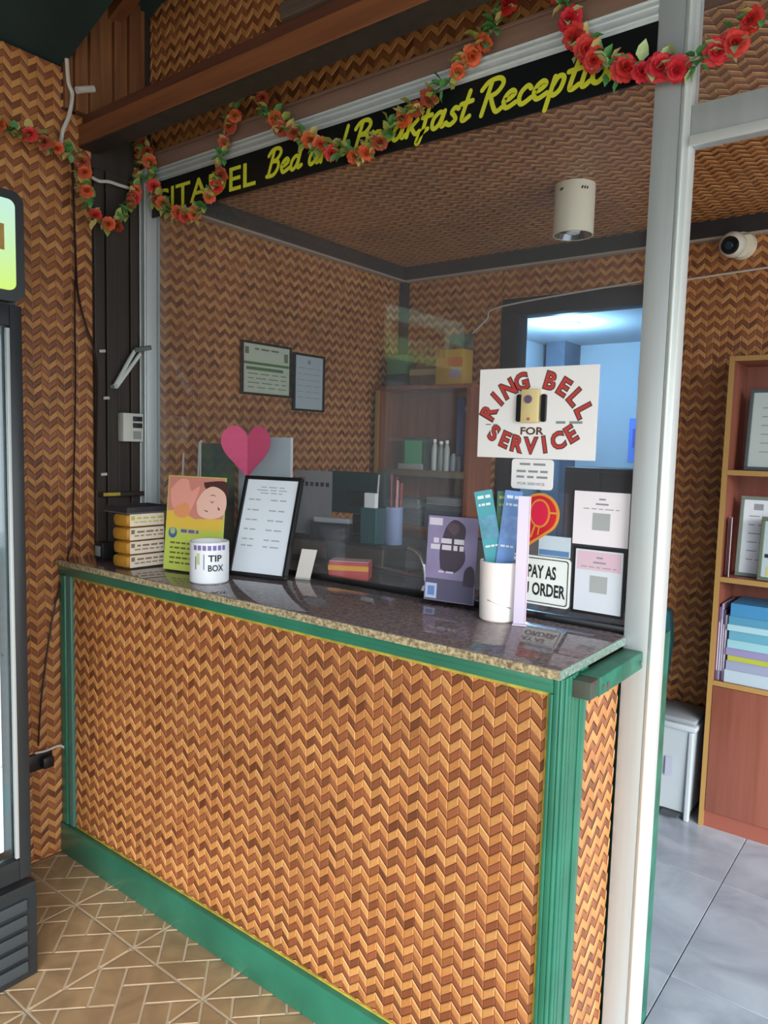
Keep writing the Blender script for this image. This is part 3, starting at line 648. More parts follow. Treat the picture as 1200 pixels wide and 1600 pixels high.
# massage flyer
w, h = 0.238, 0.318
t = upright('massage_flyer', 'yellow-green massage flyer with picture of a resting face, beside the tip can', 'flyer', (0.450, 0.116, Z + 0.001), 12, 5)
t.part(MB().box((0, 0, 0.004), (w, 0.003, h)), 'sheet', mat('flyer_green', 'bccf5e', 0.55))
t.part(MB().box((0.0, -0.004, 0.0), (w, 0.05, 0.0035)).box((0.0, 0.0034, 0.0036), (w, 0.006, h * 0.9)), 'acrylic_stand', ACRYL)
t.part(MB().flat(rect(0.004, 0.16, w - 0.003, h - 0.003), fl, 0.0006), 'photo_ground', mat('flyer_rose', 'd08a7e', 0.6))
def blob(pts, per=5): return [tuple(p) for p in smooth_path(pts + [pts[0]], per)[:-1]]
SK = mat('skin_light', 'e8a295', 0.6); SK2 = mat('skin_warm', 'e59a6a', 0.6); SK3 = mat('skin_pale', 'ecc2b4', 0.6); HAIRM = mat('hair_dark', '4a2c2c', 0.7); FYEL = mat('flyer_yellow', 'e2c04e', 0.6)
t.part(MB().flat([(0.004, 0.145), (w - 0.003, 0.145), (w - 0.003, 0.185), (0.12, 0.178), (0.05, 0.205), (0.004, 0.20)], fl, 0.0009), 'yellow_band', FYEL)
t.part(MB().flat(blob([(0.012, 0.27), (0.05, 0.305), (0.085, 0.305), (0.10, 0.27), (0.135, 0.285), (0.11, 0.22), (0.085, 0.19), (0.04, 0.20), (0.02, 0.225)]), fl, 0.0011), 'hand_picture', SK)
t.part(MB().flat(blob([(0.03, 0.21), (0.08, 0.23), (0.10, 0.205), (0.08, 0.18), (0.04, 0.185)]), fl, 0.0013), 'arm_picture', SK2)
t.part(MB().flat(blob([(0.15, 0.30), (0.24, 0.305), (0.247, 0.26), (0.20, 0.275), (0.16, 0.28)]), fl, 0.0012), 'hair_picture', HAIRM)
t.part(MB().flat(blob([(0.125, 0.235), (0.15, 0.27), (0.19, 0.288), (0.235, 0.27), (0.246, 0.23), (0.23, 0.195), (0.18, 0.182), (0.135, 0.195)]), fl, 0.0014), 'face_picture', SK3)
mb = MB(); mb.flat(blob([(0.178, 0.245), (0.188, 0.238), (0.198, 0.243), (0.188, 0.234)]), fl, 0.0017); mb.flat(blob([(0.175, 0.256), (0.19, 0.262), (0.205, 0.256), (0.19, 0.259)]), fl, 0.0017); mb.flat(blob([(0.212, 0.225), (0.222, 0.215), (0.214, 0.213)]), fl, 0.0017); mb.flat(blob([(0.155, 0.21), (0.172, 0.204), (0.17, 0.209)]), fl, 0.0017)
t.part(mb, 'face_lines', mat('face_line', '7a4646', 0.6))
t.part(MB().flat(disc(0.032, 0.128, 0.018), fl, 0.0008), 'round_logo', mat('logo_blue', '4a62a0', 0.6)); t.part(MB().flat(disc(0.032, 0.134, 0.011), fl, 0.0011), 'logo_centre', mat('logo_sage', 'a9bf86', 0.6))
mb = MB(); greek(mb, fl, 0.066, 0.14, 0.136, 0.011, 0.0009, 3, 2); t.part(mb, 'title', mat('purple_ink', '7a5aa0', 0.6))
mb = MB()
for k in range(5): greek(mb, fl, 0.024, 0.115, 0.095 - 0.0165 * k, 0.006, 0.0009, 4, 20 + k)
t.part(mb, 'text_lines', mat('olive_ink', '6d6a34', 0.6))
# tip can
tc_ = Thing('tip_can', 'white cylindrical tip can marked TIP BOX, in front of the flyer', 'can', (0.712, 0.098, Z))
TR = 0.060; TH = 0.128
tc_.part(MB().lathe([(TR - 0.004, 0), (TR, 0.004), (TR, TH - 0.002), (TR - 0.003, TH), (TR - 0.006, TH - 0.002), (TR - 0.006, 0.006), (0.002, 0.006)], (0.712, 0.098, Z), 40), 'can', mat('can_white', 'dfe6ee', 0.4), smooth=True)
def cyl_frame(c, r, a0, z0): return lambda u, v, h=0.0: (c[0] + (r + h) * math.cos(a0 + u / r), c[1] + (r + h) * math.sin(a0 + u / r), z0 + v)
acam = math.atan2(CAM[1] - 0.098, CAM[0] - 0.712)
cf = cyl_frame((0.712, 0.098), TR, acam, Z)
mb = MB(); put_text(mb, 'TIP', cf, -0.004, 0.070, 0.038, 0.090, 0.0014, bold=0.025); put_text(mb, 'BOX', cf, -0.004, 0.040, 0.044, 0.060, 0.0014, bold=0.025); tc_.part(mb, 'lettering', INK)
mb = MB()
for k in range(7): mb.flat(rect(-0.052 + 0.0155 * k, 0.104, -0.052 + 0.0155 * k + 0.011, 0.119), cf, 0.0006)
tc_.part(mb, 'purple_print', mat('purple_print', '7468a8', 0.6))
mb = MB(); mb.flat(rect(-0.046, 0.045, -0.042, 0.085), cf, 0.0006); mb.flat(rect(-0.018, 0.045, -0.015, 0.092), cf, 0.0006); tc_.part(mb, 'dark_bars', mat('slate_ink', '6a6a84', 0.6))
mb = MB(); mb.flat(rect(-0.040, 0.06, -0.030, 0.095), cf, 0.0006); tc_.part(mb, 'green_bar', mat('sage_ink', 'b9c490', 0.6))
# framed notice, leaning back
t = upright('framed_notice', 'black framed white typed notice leaning on the counter beside the tip can', 'frame', (0.660, 0.216, Z + 0.002), 13, 17)
w, h = 0.222, 0.335
t.part(MB().box((0, -0.006, 0), (w, 0.012, 0.012), 0.002).box((0, -0.006, h - 0.012), (w, 0.012, h), 0.002).box((0, -0.006, 0.0121), (0.012, 0.012, h - 0.0121), 0.002).box((w - 0.012, -0.006, 0.0121), (w, 0.012, h - 0.0121), 0.002), 'frame', BLACK)
t.part(MB().box((0.0121, 0.0, 0.0121), (w - 0.0121, 0.010, h - 0.0121)), 'sheet', mat('notice_paper', 'dbe6f2', 0.6))
for v, a, b_ in ((0.298, 0.07, 0.16), (0.288, 0.055, 0.17), (0.278, 0.07, 0.155)): mb = MB(); greek(mb, fl, a, b_, v, 0.0035, 0.0006, 3, int(v * 1000)); t.part(mb, 'heading_line', mat('faint_ink', 'a4aeb8', 0.7))
for k, v in enumerate((0.255, 0.220, 0.187, 0.155, 0.122, 0.100)): mb = MB(); greek(mb, fl, 0.030, 0.075, v, 0.0045, 0.0006, 2, k); t.part(mb, 'text_line', MATS['faint_ink']); mb = MB(); greek(mb, fl, 0.115, 0.175, v, 0.0045, 0.0006, 2, k + 9); t.part(mb, 'text_line', MATS['faint_ink'])
# easel strut of the frame reaches back to the counter
t.part(MB().add([(0.08, 0.012, 0.24), (0.14, 0.012, 0.24), (0.14, 0.016, 0.24), (0.08, 0.016, 0.24), (0.08, 0.068, 0.018), (0.14, 0.068, 0.018), (0.14, 0.072, 0.018), (0.08, 0.072, 0.018)], [(0, 1, 2, 3), (4, 5, 6, 7), (0, 1, 5, 4), (1, 2, 6, 5), (2, 3, 7, 6), (3, 0, 4, 7)]), 'easel_strut', BLACK)
# stack of yellow packets under a dark tray
for k in range(4):
    z0 = Z + 0.0465 * k
    t = Thing('yellow_packet', ('lowest', 'second lowest', 'second highest', 'topmost')[k] + ' yellow packet with white printed band in the stack of four', 'packet', (0.31, 0.12, z0), (0, 0, 0), 'stacked yellow packets')
    t.part(MB().box((0.272 + 0.004 * (k % 2), 0.035, z0), (0.362, 0.195, z0 + 0.0458), 0.016), 'packet', mat('packet_yellow', 'a97a2a', 0.45, var=0.15, scale=20), smooth=True)
    t.part(MB().box((0.3622, 0.048, z0 + 0.003), (0.3632, 0.182, z0 + 0.044), 0.0003), 'printed_band', mat('packet_band', 'd8cfc0', 0.6))
    mb = MB(); ff = frame((0.3633, 0, z0), (0, 1, 0), (0, 0, 1), (1, 0, 0)); greek(mb, ff, 0.075, 0.178, 0.030, 0.006, 0.0004, 4, k); greek(mb, ff, 0.065, 0.178, 0.017, 0.004, 0.0004, 5, k + 5); mb.flat(rect(0.052, 0.024, 0.066, 0.038), ff, 0.0004)
    t.part(mb, 'print', mat('packet_print', '7c6a52', 0.6) if k != 3 else mat('packet_print_green', 'b3b54a', 0.6))
zt = Z + 0.0465 * 4 + 0.0003
t = Thing('dark_tray', 'shallow dark grey tray lying on the stack of yellow packets', 'tray', (0.30, 0.11, zt))
t.part(MB().box((0.235, 0.030, zt), (0.375, 0.205, zt + 0.004), 0.001), 'base', mat('tray_grey', '55585c', 0.4))
for lo, hi in (((0.235, 0.030, zt + 0.004), (0.375, 0.034, zt + 0.022)), ((0.235, 0.201, zt + 0.004), (0.375, 0.205, zt + 0.022)), ((0.235, 0.0341, zt + 0.004), (0.239, 0.2009, zt + 0.022)), ((0.371, 0.0341, zt + 0.004), (0.375, 0.2009, zt + 0.022))):
    t.part(MB().box(lo, hi, 0.001), 'rim', mat('tray_dark', '2a2a30', 0.4))
t = Thing('small_black_device', 'small black cube device with pale square face in the counter corner', 'device', (0.105, 0.10, Z))
t.box('case', (0.080, 0.085, Z), (0.135, 0.135, Z + 0.062), BLACK, 0.006); t.box('face', (0.090, 0.0835, Z + 0.012), (0.124, 0.0849, Z + 0.048), mat('device_face', '7d8a8c', 0.4), 0.0005)
# white card in a clip
t = upright('white_card', 'blank white card standing between the framed notice and the glass', 'card', (0.868, 0.318, Z), 16, 8)
t.part(MB().add([(0, 0, 0), (0.052, 0, 0), (0.070, 0, 0.098), (0.016, 0, 0.098), (0, 0.003, 0), (0.052, 0.003, 0), (0.070, 0.003, 0.098), (0.016, 0.003, 0.098)], [(0, 1, 2, 3), (4, 5, 6, 7), (0, 1, 5, 4), (1, 2, 6, 5), (2, 3, 7, 6), (3, 0, 4, 7)]), 'card', mat('card_cream', 'd2d0ca', 0.6))
t.part(MB().box((0.0, -0.012, 0), (0.055, -0.0005, 0.006), 0.001).box((0.0, 0.0035, 0), (0.055, 0.018, 0.006), 0.001), 'foot', ACRYL)
# purple flyer in an acrylic holder
t = upright('purple_flyer', 'purple flyer with a dark standing figure and white lettering in a clear holder', 'flyer', (1.372, 0.318, Z), 8, 4)
w, h = 0.150, 0.246
t.part(MB().box((0, 0, 0.010), (w, 0.002, h)), 'sheet', mat('flyer_lilac', '8e86ac', 0.55, var=0.1, scale=15))
t.part(MB().box((-0.012, -0.020, 0), (w + 0.012, 0.040, 0.004), 0.001).box((-0.003, 0.0025, 0.0042), (w + 0.003, 0.005, h + 0.004)), 'acrylic_holder', ACRYL)
t.part(MB().flat(rect(0.002, 0.012, w - 0.002, 0.072), fl, 0.0005), 'lower_band', mat('flyer_slate', '5d5a74', 0.6))
DK = mat('figure_dark', '463e4c', 0.6)
t.part(MB().flat(blob([(0.045, 0.10), (0.04, 0.15), (0.05, 0.20), (0.06, 0.222), (0.08, 0.238), (0.105, 0.228), (0.115, 0.21), (0.112, 0.17), (0.118, 0.13), (0.10, 0.10), (0.075, 0.09)]), fl, 0.0008), 'figure_picture', DK)
t.part(MB().flat(blob([(0.115, 0.06), (0.118, 0.10), (0.135, 0.115), (0.147, 0.10), (0.147, 0.06)]), fl, 0.0009), 'side_figure', DK)
t.part(MB().flat(blob([(0.058, 0.215), (0.07, 0.228), (0.09, 0.226), (0.095, 0.21), (0.08, 0.195)]), fl, 0.0010), 'head_picture', mat('figure_brown', '5e4f58', 0.6))
t.part(MB().flat(rect(0.004, 0.220, 0.044, 0.240), fl, 0.0009), 'white_corner', mat('flyer_white', 'd6d2e2', 0.6))
mb = MB(); greek(mb, fl, 0.020, 0.112, 0.178, 0.014, 0.0012, 3, 1); t.part(mb, 'title', MATS['flyer_white']); mb = MB(); greek(mb, fl, 0.012, 0.112, 0.160, 0.014, 0.0012, 4, 2); t.part(mb, 'title', MATS['flyer_white']); mb = MB(); greek(mb, fl, 0.04, 0.085, 0.092, 0.005, 0.0012, 2, 3); t.part(mb, 'subtitle', MATS['flyer_white'])
t.part(MB().flat(rect(0.003, 0.016, 0.038, 0.058), fl, 0.0008), 'pale_square', mat('pale_square', 'b9cbe6', 0.6)); t.part(MB().flat(rect(0.010, 0.024, 0.031, 0.050), fl, 0.0011), 'blue_square', mat('blue_square', '6f8acc', 0.6))
# cup with brochures, acrylic strip
CX, CY = 1.625, 0.288
cupm = bpy.data.materials.new('frosted_white_cup'); cupm.use_nodes = True; b = cupm.node_tree.nodes['Principled BSDF']; b.inputs['Base Color'].default_value = lin('faf2ee'); b.inputs['Roughness'].default_value = 0.35; b.inputs['Subsurface Weight'].default_value = 0.3; b.inputs['Subsurface Radius'].default_value = (0.02, 0.01, 0.008)
t = Thing('brochure_cup', 'white frosted cup holding blue brochures on the counter', 'cup', (CX, CY, Z))
t.part(MB().lathe([(0.044, 0), (0.048, 0.004), (0.0515, 0.150), (0.0495, 0.152), (0.0475, 0.150), (0.044, 0.008), (0.002, 0.008)], (CX, CY, Z), 40), 'cup', cupm, smooth=True)
mb = MB(); cf = cyl_frame((CX, CY), 0.0505, math.atan2(CAM[1] - CY, CAM[0] - CX), Z); mb.flat([(-0.03, 0.055), (0.0, 0.048), (0.032, 0.036), (0.034, 0.039), (0.0, 0.052), (-0.03, 0.058)], cf, 0.0008); t.part(mb, 'grey_mark', GREY)
def brochure(name, label, px, base, w, h, tilt, hexs):
    t = Thing(name, label, 'brochure', (CX + px, CY + base, Z + 0.010), (math.radians(-3), math.radians(tilt), math.radians(25)), 'brochures in the cup', local=True)
    t.part(MB().box((-w / 2, 0, 0), (w / 2, 0.002, h)), 'sheet', mat('bro_' + hexs[0], hexs[0], 0.45))
    t.part(MB().flat(rect(-w / 2 + 0.002, h * 0.62, w / 2 - 0.002, h * 0.80), fl, 0.0006), 'photo_panel', mat('bro_' + hexs[1], hexs[1], 0.5, hex2=hexs[2], scale=25))
    for v, th, u1, n in ((0.95, 0.008, 0.36, 2), (0.89, 0.006, 0.30, 3), (0.56, 0.005, 0.36, 3)):
        mb = MB(); greek(mb, fl, -w * 0.36, w * u1, h * v, th, 0.0006, n, int(v * 100)); t.part(mb, 'print_line', mat('bro_' + hexs[3], hexs[3], 0.5))
brochure('brochure', 'teal brochure leaning left in the white cup', 0.016, 0.002, 0.046, 0.325, -12, ('3c9aa8', '5f9ec4', '3f7f8c', 'd5e4e4'))
brochure('brochure', 'dark green brochure in the middle of the white cup', 0.004, 0.012, 0.038, 0.318, -1, ('2f6a52', '3f7a58', '5b8c4c', '9fb47c'))
brochure('brochure', 'blue brochure standing upright at the right of the white cup', 0.004, -0.010, 0.044, 0.322, 5, ('5f8ccb', '7aa0d8', '4f78b8', 'cfdcec'))
t = Thing('acrylic_strip', 'tall pale lilac acrylic strip standing beside the white cup', 'stand', (1.700, 0.262, Z), (0, 0, math.radians(24)), local=True)
lil = mat('lilac_acrylic', 'cfc6de', 0.25, coat=0.5); t.part(MB().box((-0.016, 0, 0.004), (0.012, 0.005, 0.322), 0.001), 'strip', lil); t.part(MB().box((0.0121, -0.001, 0.004), (0.015, 0.006, 0.322), 0.001), 'edge', mat('pink_edge', 'e6cfdc', 0.3)); t.part(MB().box((-0.018, -0.008, 0), (0.018, 0.014, 0.004), 0.001), 'base', lil)

# ------------------------------------------------------------------ behind the glass, on the inner side of the counter
dk = Thing('inner_desk', 'low dark desk behind the counter along the left wall', 'desk', (0.5, 0.85, 0))
dk.box('top', (0.006, 0.605, 1.060), (1.02, 1.12, 1.085), DARKW, 0.003); dk.box('panel', (0.006, 1.08, 0.0), (1.0, 1.10, 1.0595), DARKW); dk.box('panel', (0.98, 0.61, 0.0), (1.0, 1.0798, 1.0595), DARKW)
rs = Thing('desk_riser', 'dark raised shelf with brown front panels on the inner desk', 'shelf', (0.55, 0.86, 1.0858))
rs.box('body', (0.12, 0.742, 1.0858), (1.00, 1.05, 1.1650), mat('riser_dark', '2b2d33', 0.5), 0.003)
for x0, x1 in ((0.36, 0.62), (0.72, 0.90)): rs.box('front_panel', (x0, 0.735, 1.0930), (x1, 0.7415, 1.1560), mat('riser_brown', '5a4c42', 0.6), 0.002)
ZD = 1.1656
def hpos(px, py, y): return at(px, py, 1, y)
# pink paper heart on a stick
p = hpos(385, 752, 0.47); q = hpos(385, 665, 0.47); hh = q[2] - p[2]
hw = 78 / 87 * hh / 2
t = Thing('paper_heart', 'pink folded paper heart on a stick behind the framed notice', 'heart', (p[0], 0.47, H + 0.0008), (0, 0, math.radians(34)), local=True)
def heart_half(s):
    pts = []
    for i in range(25):
        a = math.pi * i / 24; x = 16 * math.sin(a) ** 3; y = 13 * math.cos(a) - 5 * math.cos(2 * a) - 2 * math.cos(3 * a) - math.cos(4 * a); pts.append((s * x / 16 * hw, (y + 17) / 29 * hh))
    return pts
zb = p[2] - H - 0.0008
for s, nm in ((-1, 'left_lobe'), (1, 'right_lobe')):
    pts = heart_half(s); mb = MB(); n = len(pts)
    dep = [0.012 - abs(u) * 0.32 for u, v in pts]
    vs = [(u, d, zb + v) for (u, v), d in zip(pts, dep)] + [(u, d + 0.004, zb + v) for (u, v), d in zip(pts, dep)]
    mb.add(vs, [tuple(range(n)), tuple(range(n, 2 * n))] + [(i, (i + 1) % n, n + (i + 1) % n, n + i) for i in range(n)])
    t.part(mb, nm, mat('pink_paper', 'e8407c', 0.6))
t.part(MB().tube([(0, 0.018, 0), (0, 0.018, zb + hh * 0.5)], 0.003, 8), 'stick', WIRE_W); t.part(MB().lathe([(0.03, 0), (0.03, 0.006), (0.006, 0.012)], (0, 0.018, 0), 20), 'foot', WIRE_W)
def stand_card(name, label, px0, px1, py0, py1, y, m, rot=0, extra=None, cat='card', base=H + 0.0008):
    a = hpos(px0, py1, y); b_ = hpos(px1, py0, y); c = hpos(px1, py1, y); w = (c[0] - a[0]); top_ = hpos(px0, py0, y)[2] - base
    t = Thing(name, label, cat, (a[0], y, base), (0, 0, math.radians(rot)), local=True); w /= max(0.5, math.cos(math.radians(rot)) + 0.77 * math.sin(math.radians(rot)))
    t.part(MB().box((0, 0, 0.004), (w, 0.004, top_)), 'sheet', m); t.part(MB().box((0, -0.01, 0), (w, 0.04, 0.0038), 0.001), 'foot', ACRYL)
    return t, w, top_
t, w, h = stand_card('dark_photo_card', 'dark blue-green photo card left of the pink heart', 314, 362, 692, 800, 0.49, mat('photo_dark', '2f4a58', 0.4, hex2='3f6a4e', scale=9), 12)
t.part(MB().box((-0.005, -0.001, 0.004), (-0.0002, 0.005, h + 0.01)), 'white_edge', WHITE)
t, w, h = stand_card('white_display_board', 'pale blue-white board standing behind the pink heart', 372, 449, 682, 800, 0.575, mat('board_white', 'c3d6de', 0.5), 12)
t.part(MB().box((w + 0.0002, -0.001, 0.004), (w + 0.008, 0.005, h)), 'white_edge', WHITE)
t, w, h = stand_card('grey_calendar_card', 'grey desk calendar card with a row of dark marks beside the white board', 460, 516, 734, 815, 0.80, mat('card_grey', '8c8a8e', 0.6), 12, base=ZD)
mb = MB()
for k in range(5): mb.flat(rect(w * 0.28 + k * w * 0.14, h - 0.063, w * 0.37 + k * w * 0.14, h - 0.046), fl, 0.0006)
t.part(mb, 'dark_marks', INK)
mb = MB(); greek(mb, fl, w * 0.08, w * 0.3, h - 0.03, 0.006, 0.0006, 1, 1); t.part(mb, 'logo', mat('brick_ink', '8a5a56', 0.6))
# thin pale sticks behind the flyer
for (x, y0, y1, nm) in ((284, 708, 800, 'thin pale incense-like stick standing behind the massage flyer, left one'), (309, 690, 800, 'thin pale stick standing behind the massage flyer, beside the photo card')):
    a = hpos(x - 4, y1, 0.44); b_ = hpos(x + 3, y0, 0.44)
    solo(MB().tube([(a[0], 0.44, H + 0.001), (b_[0], 0.44, b_[2])], 0.004, 8), 'pale_stick', WIRE_W, nm, 'stick', (a[0], 0.44, H + 0.001))
# monitor
c = hpos(560, 785, 0.97)
t = Thing('computer_monitor', 'dark teal monitor seen from the back on the inner desk', 'monitor', (c[0], 0.97, ZD), (0, 0, math.radians(8)), local=True)
zt_ = hpos(520, 735, 0.97)[2] - ZD
t.part(MB().box((-0.16, 0, 0.085), (0.16, 0.02, zt_), 0.006), 'housing', mat('monitor_teal', '1f3d42', 0.35, var=0.2, scale=4)); t.part(MB().box((-0.05, -0.02, 0.12), (0.06, -0.0002, zt_ - 0.08), 0.006), 'rear_bulge', mat('monitor_dark', '23282c', 0.4))
t.part(MB().box((-0.02, -0.012, 0.008), (0.02, 0.012, 0.0849), 0.003), 'neck', BLACK); t.part(MB().box((-0.09, -0.06, 0), (0.09, 0.07, 0.0078), 0.003), 'foot', BLACK)
# telephone
c = hpos(518, 812, 0.765)
t = Thing('desk_telephone', 'dark desk telephone with pale grey handset on the inner desk', 'telephone', (c[0], 0.765, ZD), (0, 0, math.radians(14)), local=True)
zh = c[2] - ZD
t.part(MB().box((-0.085, -0.018, 0), (0.085, 0.022, max(0.012, zh - 0.012)), 0.004), 'body', mat('phone_dark', '24262c', 0.4)); t.part(MB().box((-0.075, -0.016, max(0.012, zh - 0.012)), (0.085, 0.016, zh + 0.010), 0.007), 'handset', mat('phone_pale', 'a9adb3', 0.4))
# pen cups
c = hpos(583, 840, 0.80); hz = hpos(583, 770, 0.80)[2]
t = Thing('card_cup', 'teal box with white card folder sticking out, behind the red box', 'box', (c[0], 0.80, ZD), local=True)
t.part(MB().box((-0.04, -0.03, 0), (0.035, 0.03, hpos(583, 793, 0.80)[2] - ZD), 0.003), 'box', mat('teal_box', '2f5a60', 0.4)); t.part(MB().box((-0.028, -0.025, hpos(583, 793, 0.80)[2] - ZD), (0.025, -0.005, hz - ZD), 0.002), 'white_folder', WHITE)
t.part(MB().tube([(0.005, 0.01, hpos(583, 793, 0.8)[2] - ZD), (0.012, 0.012, hpos(588, 742, 0.80)[2] - ZD)], 0.0035, 8), 'straw', WIRE_W)
c = hpos(612, 835, 0.84); r0 = 0.032; zc_ = hpos(612, 792, 0.84)[2] - ZD
t = Thing('pen_cup', 'blue and white cup of red pens on the inner desk', 'cup', (c[0] + 0.01, 0.84, ZD), local=True)
t.part(MB().lathe([(r0, 0), (r0, zc_), (r0 - 0.003, zc_), (r0 - 0.003, 0.004), (0.001, 0.004)], n=24), 'cup', mat('cup_blue', '7f8fb8', 0.4), smooth=True)
t.part(MB().box((-0.034, -0.012, 0.01), (-0.0325, 0.012, zc_ * 0.8)), 'blue_stripe', mat('deep_blue', '2b4aa0', 0.4))
for k, (dx, dy, lx) in enumerate(((-0.012, 0, -0.018), (0.0, 0.01, 0.0), (0.010, -0.006, 0.016), (0.016, 0.010, 0.022))):
    t.part(MB().tube([(dx, dy, 0.01), (lx, dy, hpos(612, 742 + 4 * k, 0.84)[2] - ZD)], 0.0055, 8), 'pen', mat('pen_red', '8e2f34', 0.4) if k != 2 else mat('pen_pink', 'c98a8a', 0.4))
# red and yellow box on the counter behind the glass
a = at(488, 908, 2, H); t = Thing('snack_box', 'small red box with yellow stripe lying behind the white card', 'box', (0.985, 0.455, Z), (0, 0, math.radians(28)), local=True)
t.part(MB().box((-0.066, -0.035, 0), (0.066, 0.035, 0.058), 0.004), 'box', mat('box_red', 'c2484a', 0.5)); t.part(MB().box((-0.0665, -0.0358, 0.030), (0.0665, -0.0352, 0.046)), 'yellow_stripe', mat('stripe_yellow', 'dfa02c', 0.5)); t.part(MB().box((-0.064, -0.033, 0.0581), (0.064, 0.033, 0.060)), 'pale_lid', mat('lid_pink', 'dcb4b8', 0.5))
# office chair
t = Thing('office_chair', 'dark office chair with chrome armrests behind the counter', 'chair', (1.02, 1.42, 0.0), (0, 0, math.radians(25)), local=True)
CH = mat('chair_fabric', '34343a', 0.8, var=0.15, scale=40)
t.part(MB().box((-0.24, -0.24, 0.46), (0.24, 0.24, 0.54), 0.03), 'seat', CH, smooth=True); t.part(MB().box((-0.23, 0.22, 0.60), (0.23, 0.28, 1.12), 0.03), 'backrest', mat('chair_back', '4a4240', 0.7, var=0.15, scale=20), smooth=True)
for s in (-1, 1): t.part(MB().tube(smooth_path([(s * 0.25, 0.20, 0.50), (s * 0.28, 0.2, 0.72), (s * 0.28, 0.10, 0.78), (s * 0.28, -0.16, 0.78), (s * 0.27, -0.2, 0.70), (s * 0.25, -0.18, 0.50)], 5), 0.013, 10), 'armrest', CHROME, smooth=True)
t.part(MB().tube([(0, 0, 0.10), (0, 0, 0.459)], 0.028, 12), 'column', CHROME, smooth=True)
for k in range(5):
    a = 2 * math.pi * k / 5; e_ = (0.27 * math.cos(a), 0.27 * math.sin(a)); t.part(MB().tube([(0, 0, 0.11), (e_[0], e_[1], 0.07)], [0.02, 0.014], 8), 'leg', BLACK)
    t.part(MB().tube([(e_[0] - 0.012 * math.sin(a), e_[1] + 0.012 * math.cos(a), 0.028), (e_[0] + 0.012 * math.sin(a), e_[1] - 0.012 * math.cos(a), 0.028)], 0.027, 12), 'caster', BLACK)
# chrome rail on the inner side of the counter
a = hpos(548, 893, 0.63); b_ = hpos(658, 912, 0.63)
t = Thing('chrome_rail', 'bent chrome rail standing on the inner edge of the counter', 'rail', (b_[0], 0.58, Z))
c_ = hpos(638, 856, 0.585); d_ = hpos(661, 880, 0.585)
t.part(MB().tube([(a[0], 0.585, Z + 0.030), (d_[0], 0.585, Z + 0.012)], 0.0065, 10), 'cross_bar', CHROME, smooth=True)
t.part(MB().tube(smooth_path([(d_[0] + 0.006, 0.585, Z), (d_[0] + 0.004, 0.585, Z + 0.04), (d_[0], 0.585, d_[2]), (d_[0] - 0.022, 0.585, c_[2] - 0.012), (c_[0], 0.585, c_[2])], 6, 3), 0.0065, 10), 'post', CHROME, smooth=True)
t.part(MB().tube([(a[0] + 0.01, 0.585, Z), (a[0] + 0.01, 0.585, Z + 0.030)], 0.005, 8), 'foot', CHROME)

# certificates on the inner left wall
def wall_frame(name, label, y0, z0, y1, z1, paper):
    t = Thing(name, label, 'frame', (0.0, (y0 + y1) / 2, z0)); b = 0.010
    x0, x1 = 0.004, 0.020
    t.part(MB().box((x0, y0, z0), (x1, y1, z0 + b), 0.001).box((x0, y0, z1 - b), (x1, y1, z1), 0.001).box((x0, y0, z0 + b + .0002), (x1, y0 + b, z1 - b - .0002), 0.001).box((x0, y1 - b, z0 + b + .0002), (x1, y1, z1 - b - .0002), 0.001), 'frame', BLACK)
    t.part(MB().box((x0, y0 + b + .0002, z0 + b + .0002), (0.012, y1 - b - .0002, z1 - b - .0002)), 'sheet', paper); return t
fx = frame((0.012, 0, 0), (0, 1, 0), (0, 0, 1), (1, 0, 0))
c1 = [at(374, 532, 0, 0), at(452, 548, 0, 0), at(452, 620, 0, 0)]
y0, y1, z0, z1 = c1[0][1], c1[1][1], 1.745, 1.980
t = wall_frame('certificate_frame', 'black framed certificate with green bands, the wide one on the inner wall', y0, z0, y1, z1, mat('cert_green', 'c3cdb8', 0.5))
t.part(MB().flat(rect(y0 + 0.012, 1.880, y1 - 0.012, 1.892), fx, 0.0006).flat(rect(y0 + 0.03, 1.856, y1 - 0.05, 1.870), fx, 0.0006), 'green_bands', mat('cert_band', '4f7a52', 0.5))
mb = MB(); mb.flat(rect(y0 + 0.022, 1.925, y0 + 0.045, 1.955), fx, 0.0006); mb.flat(rect(y1 - 0.045, 1.905, y1 - 0.020, 1.945), fx, 0.0006); greek(mb, fx, y0 + 0.08, y1 - 0.08, 1.950, 0.008, 0.0006, 3, 1)
for k in range(4): greek(mb, fx, y0 + 0.04, y1 - 0.03, 1.840 - 0.02 * k, 0.004, 0.0006, 4, k)
t.part(mb, 'print', mat('cert_ink', '6d7a66', 0.6))
y0, y1 = at(456, 549, 0, 0)[1], at(504, 556, 0, 0)[1]; z0, z1 = 1.690, 1.962
t = wall_frame('certificate_frame', 'black framed plain pale certificate, the tall one on the inner wall', y0, z0, y1, z1, mat('cert_blue', 'b4c2c6', 0.5))
mb = MB(); mb.flat(disc((y0 + y1) / 2, 1.925, 0.012), fx, 0.0006)
for k in range(6): greek(mb, fx, y0 + 0.03, y1 - 0.03, 1.895 - 0.028 * k, 0.003, 0.0006, 3, k)
t.part(mb, 'print', mat('cert_ink2', '8b9a9e', 0.6))

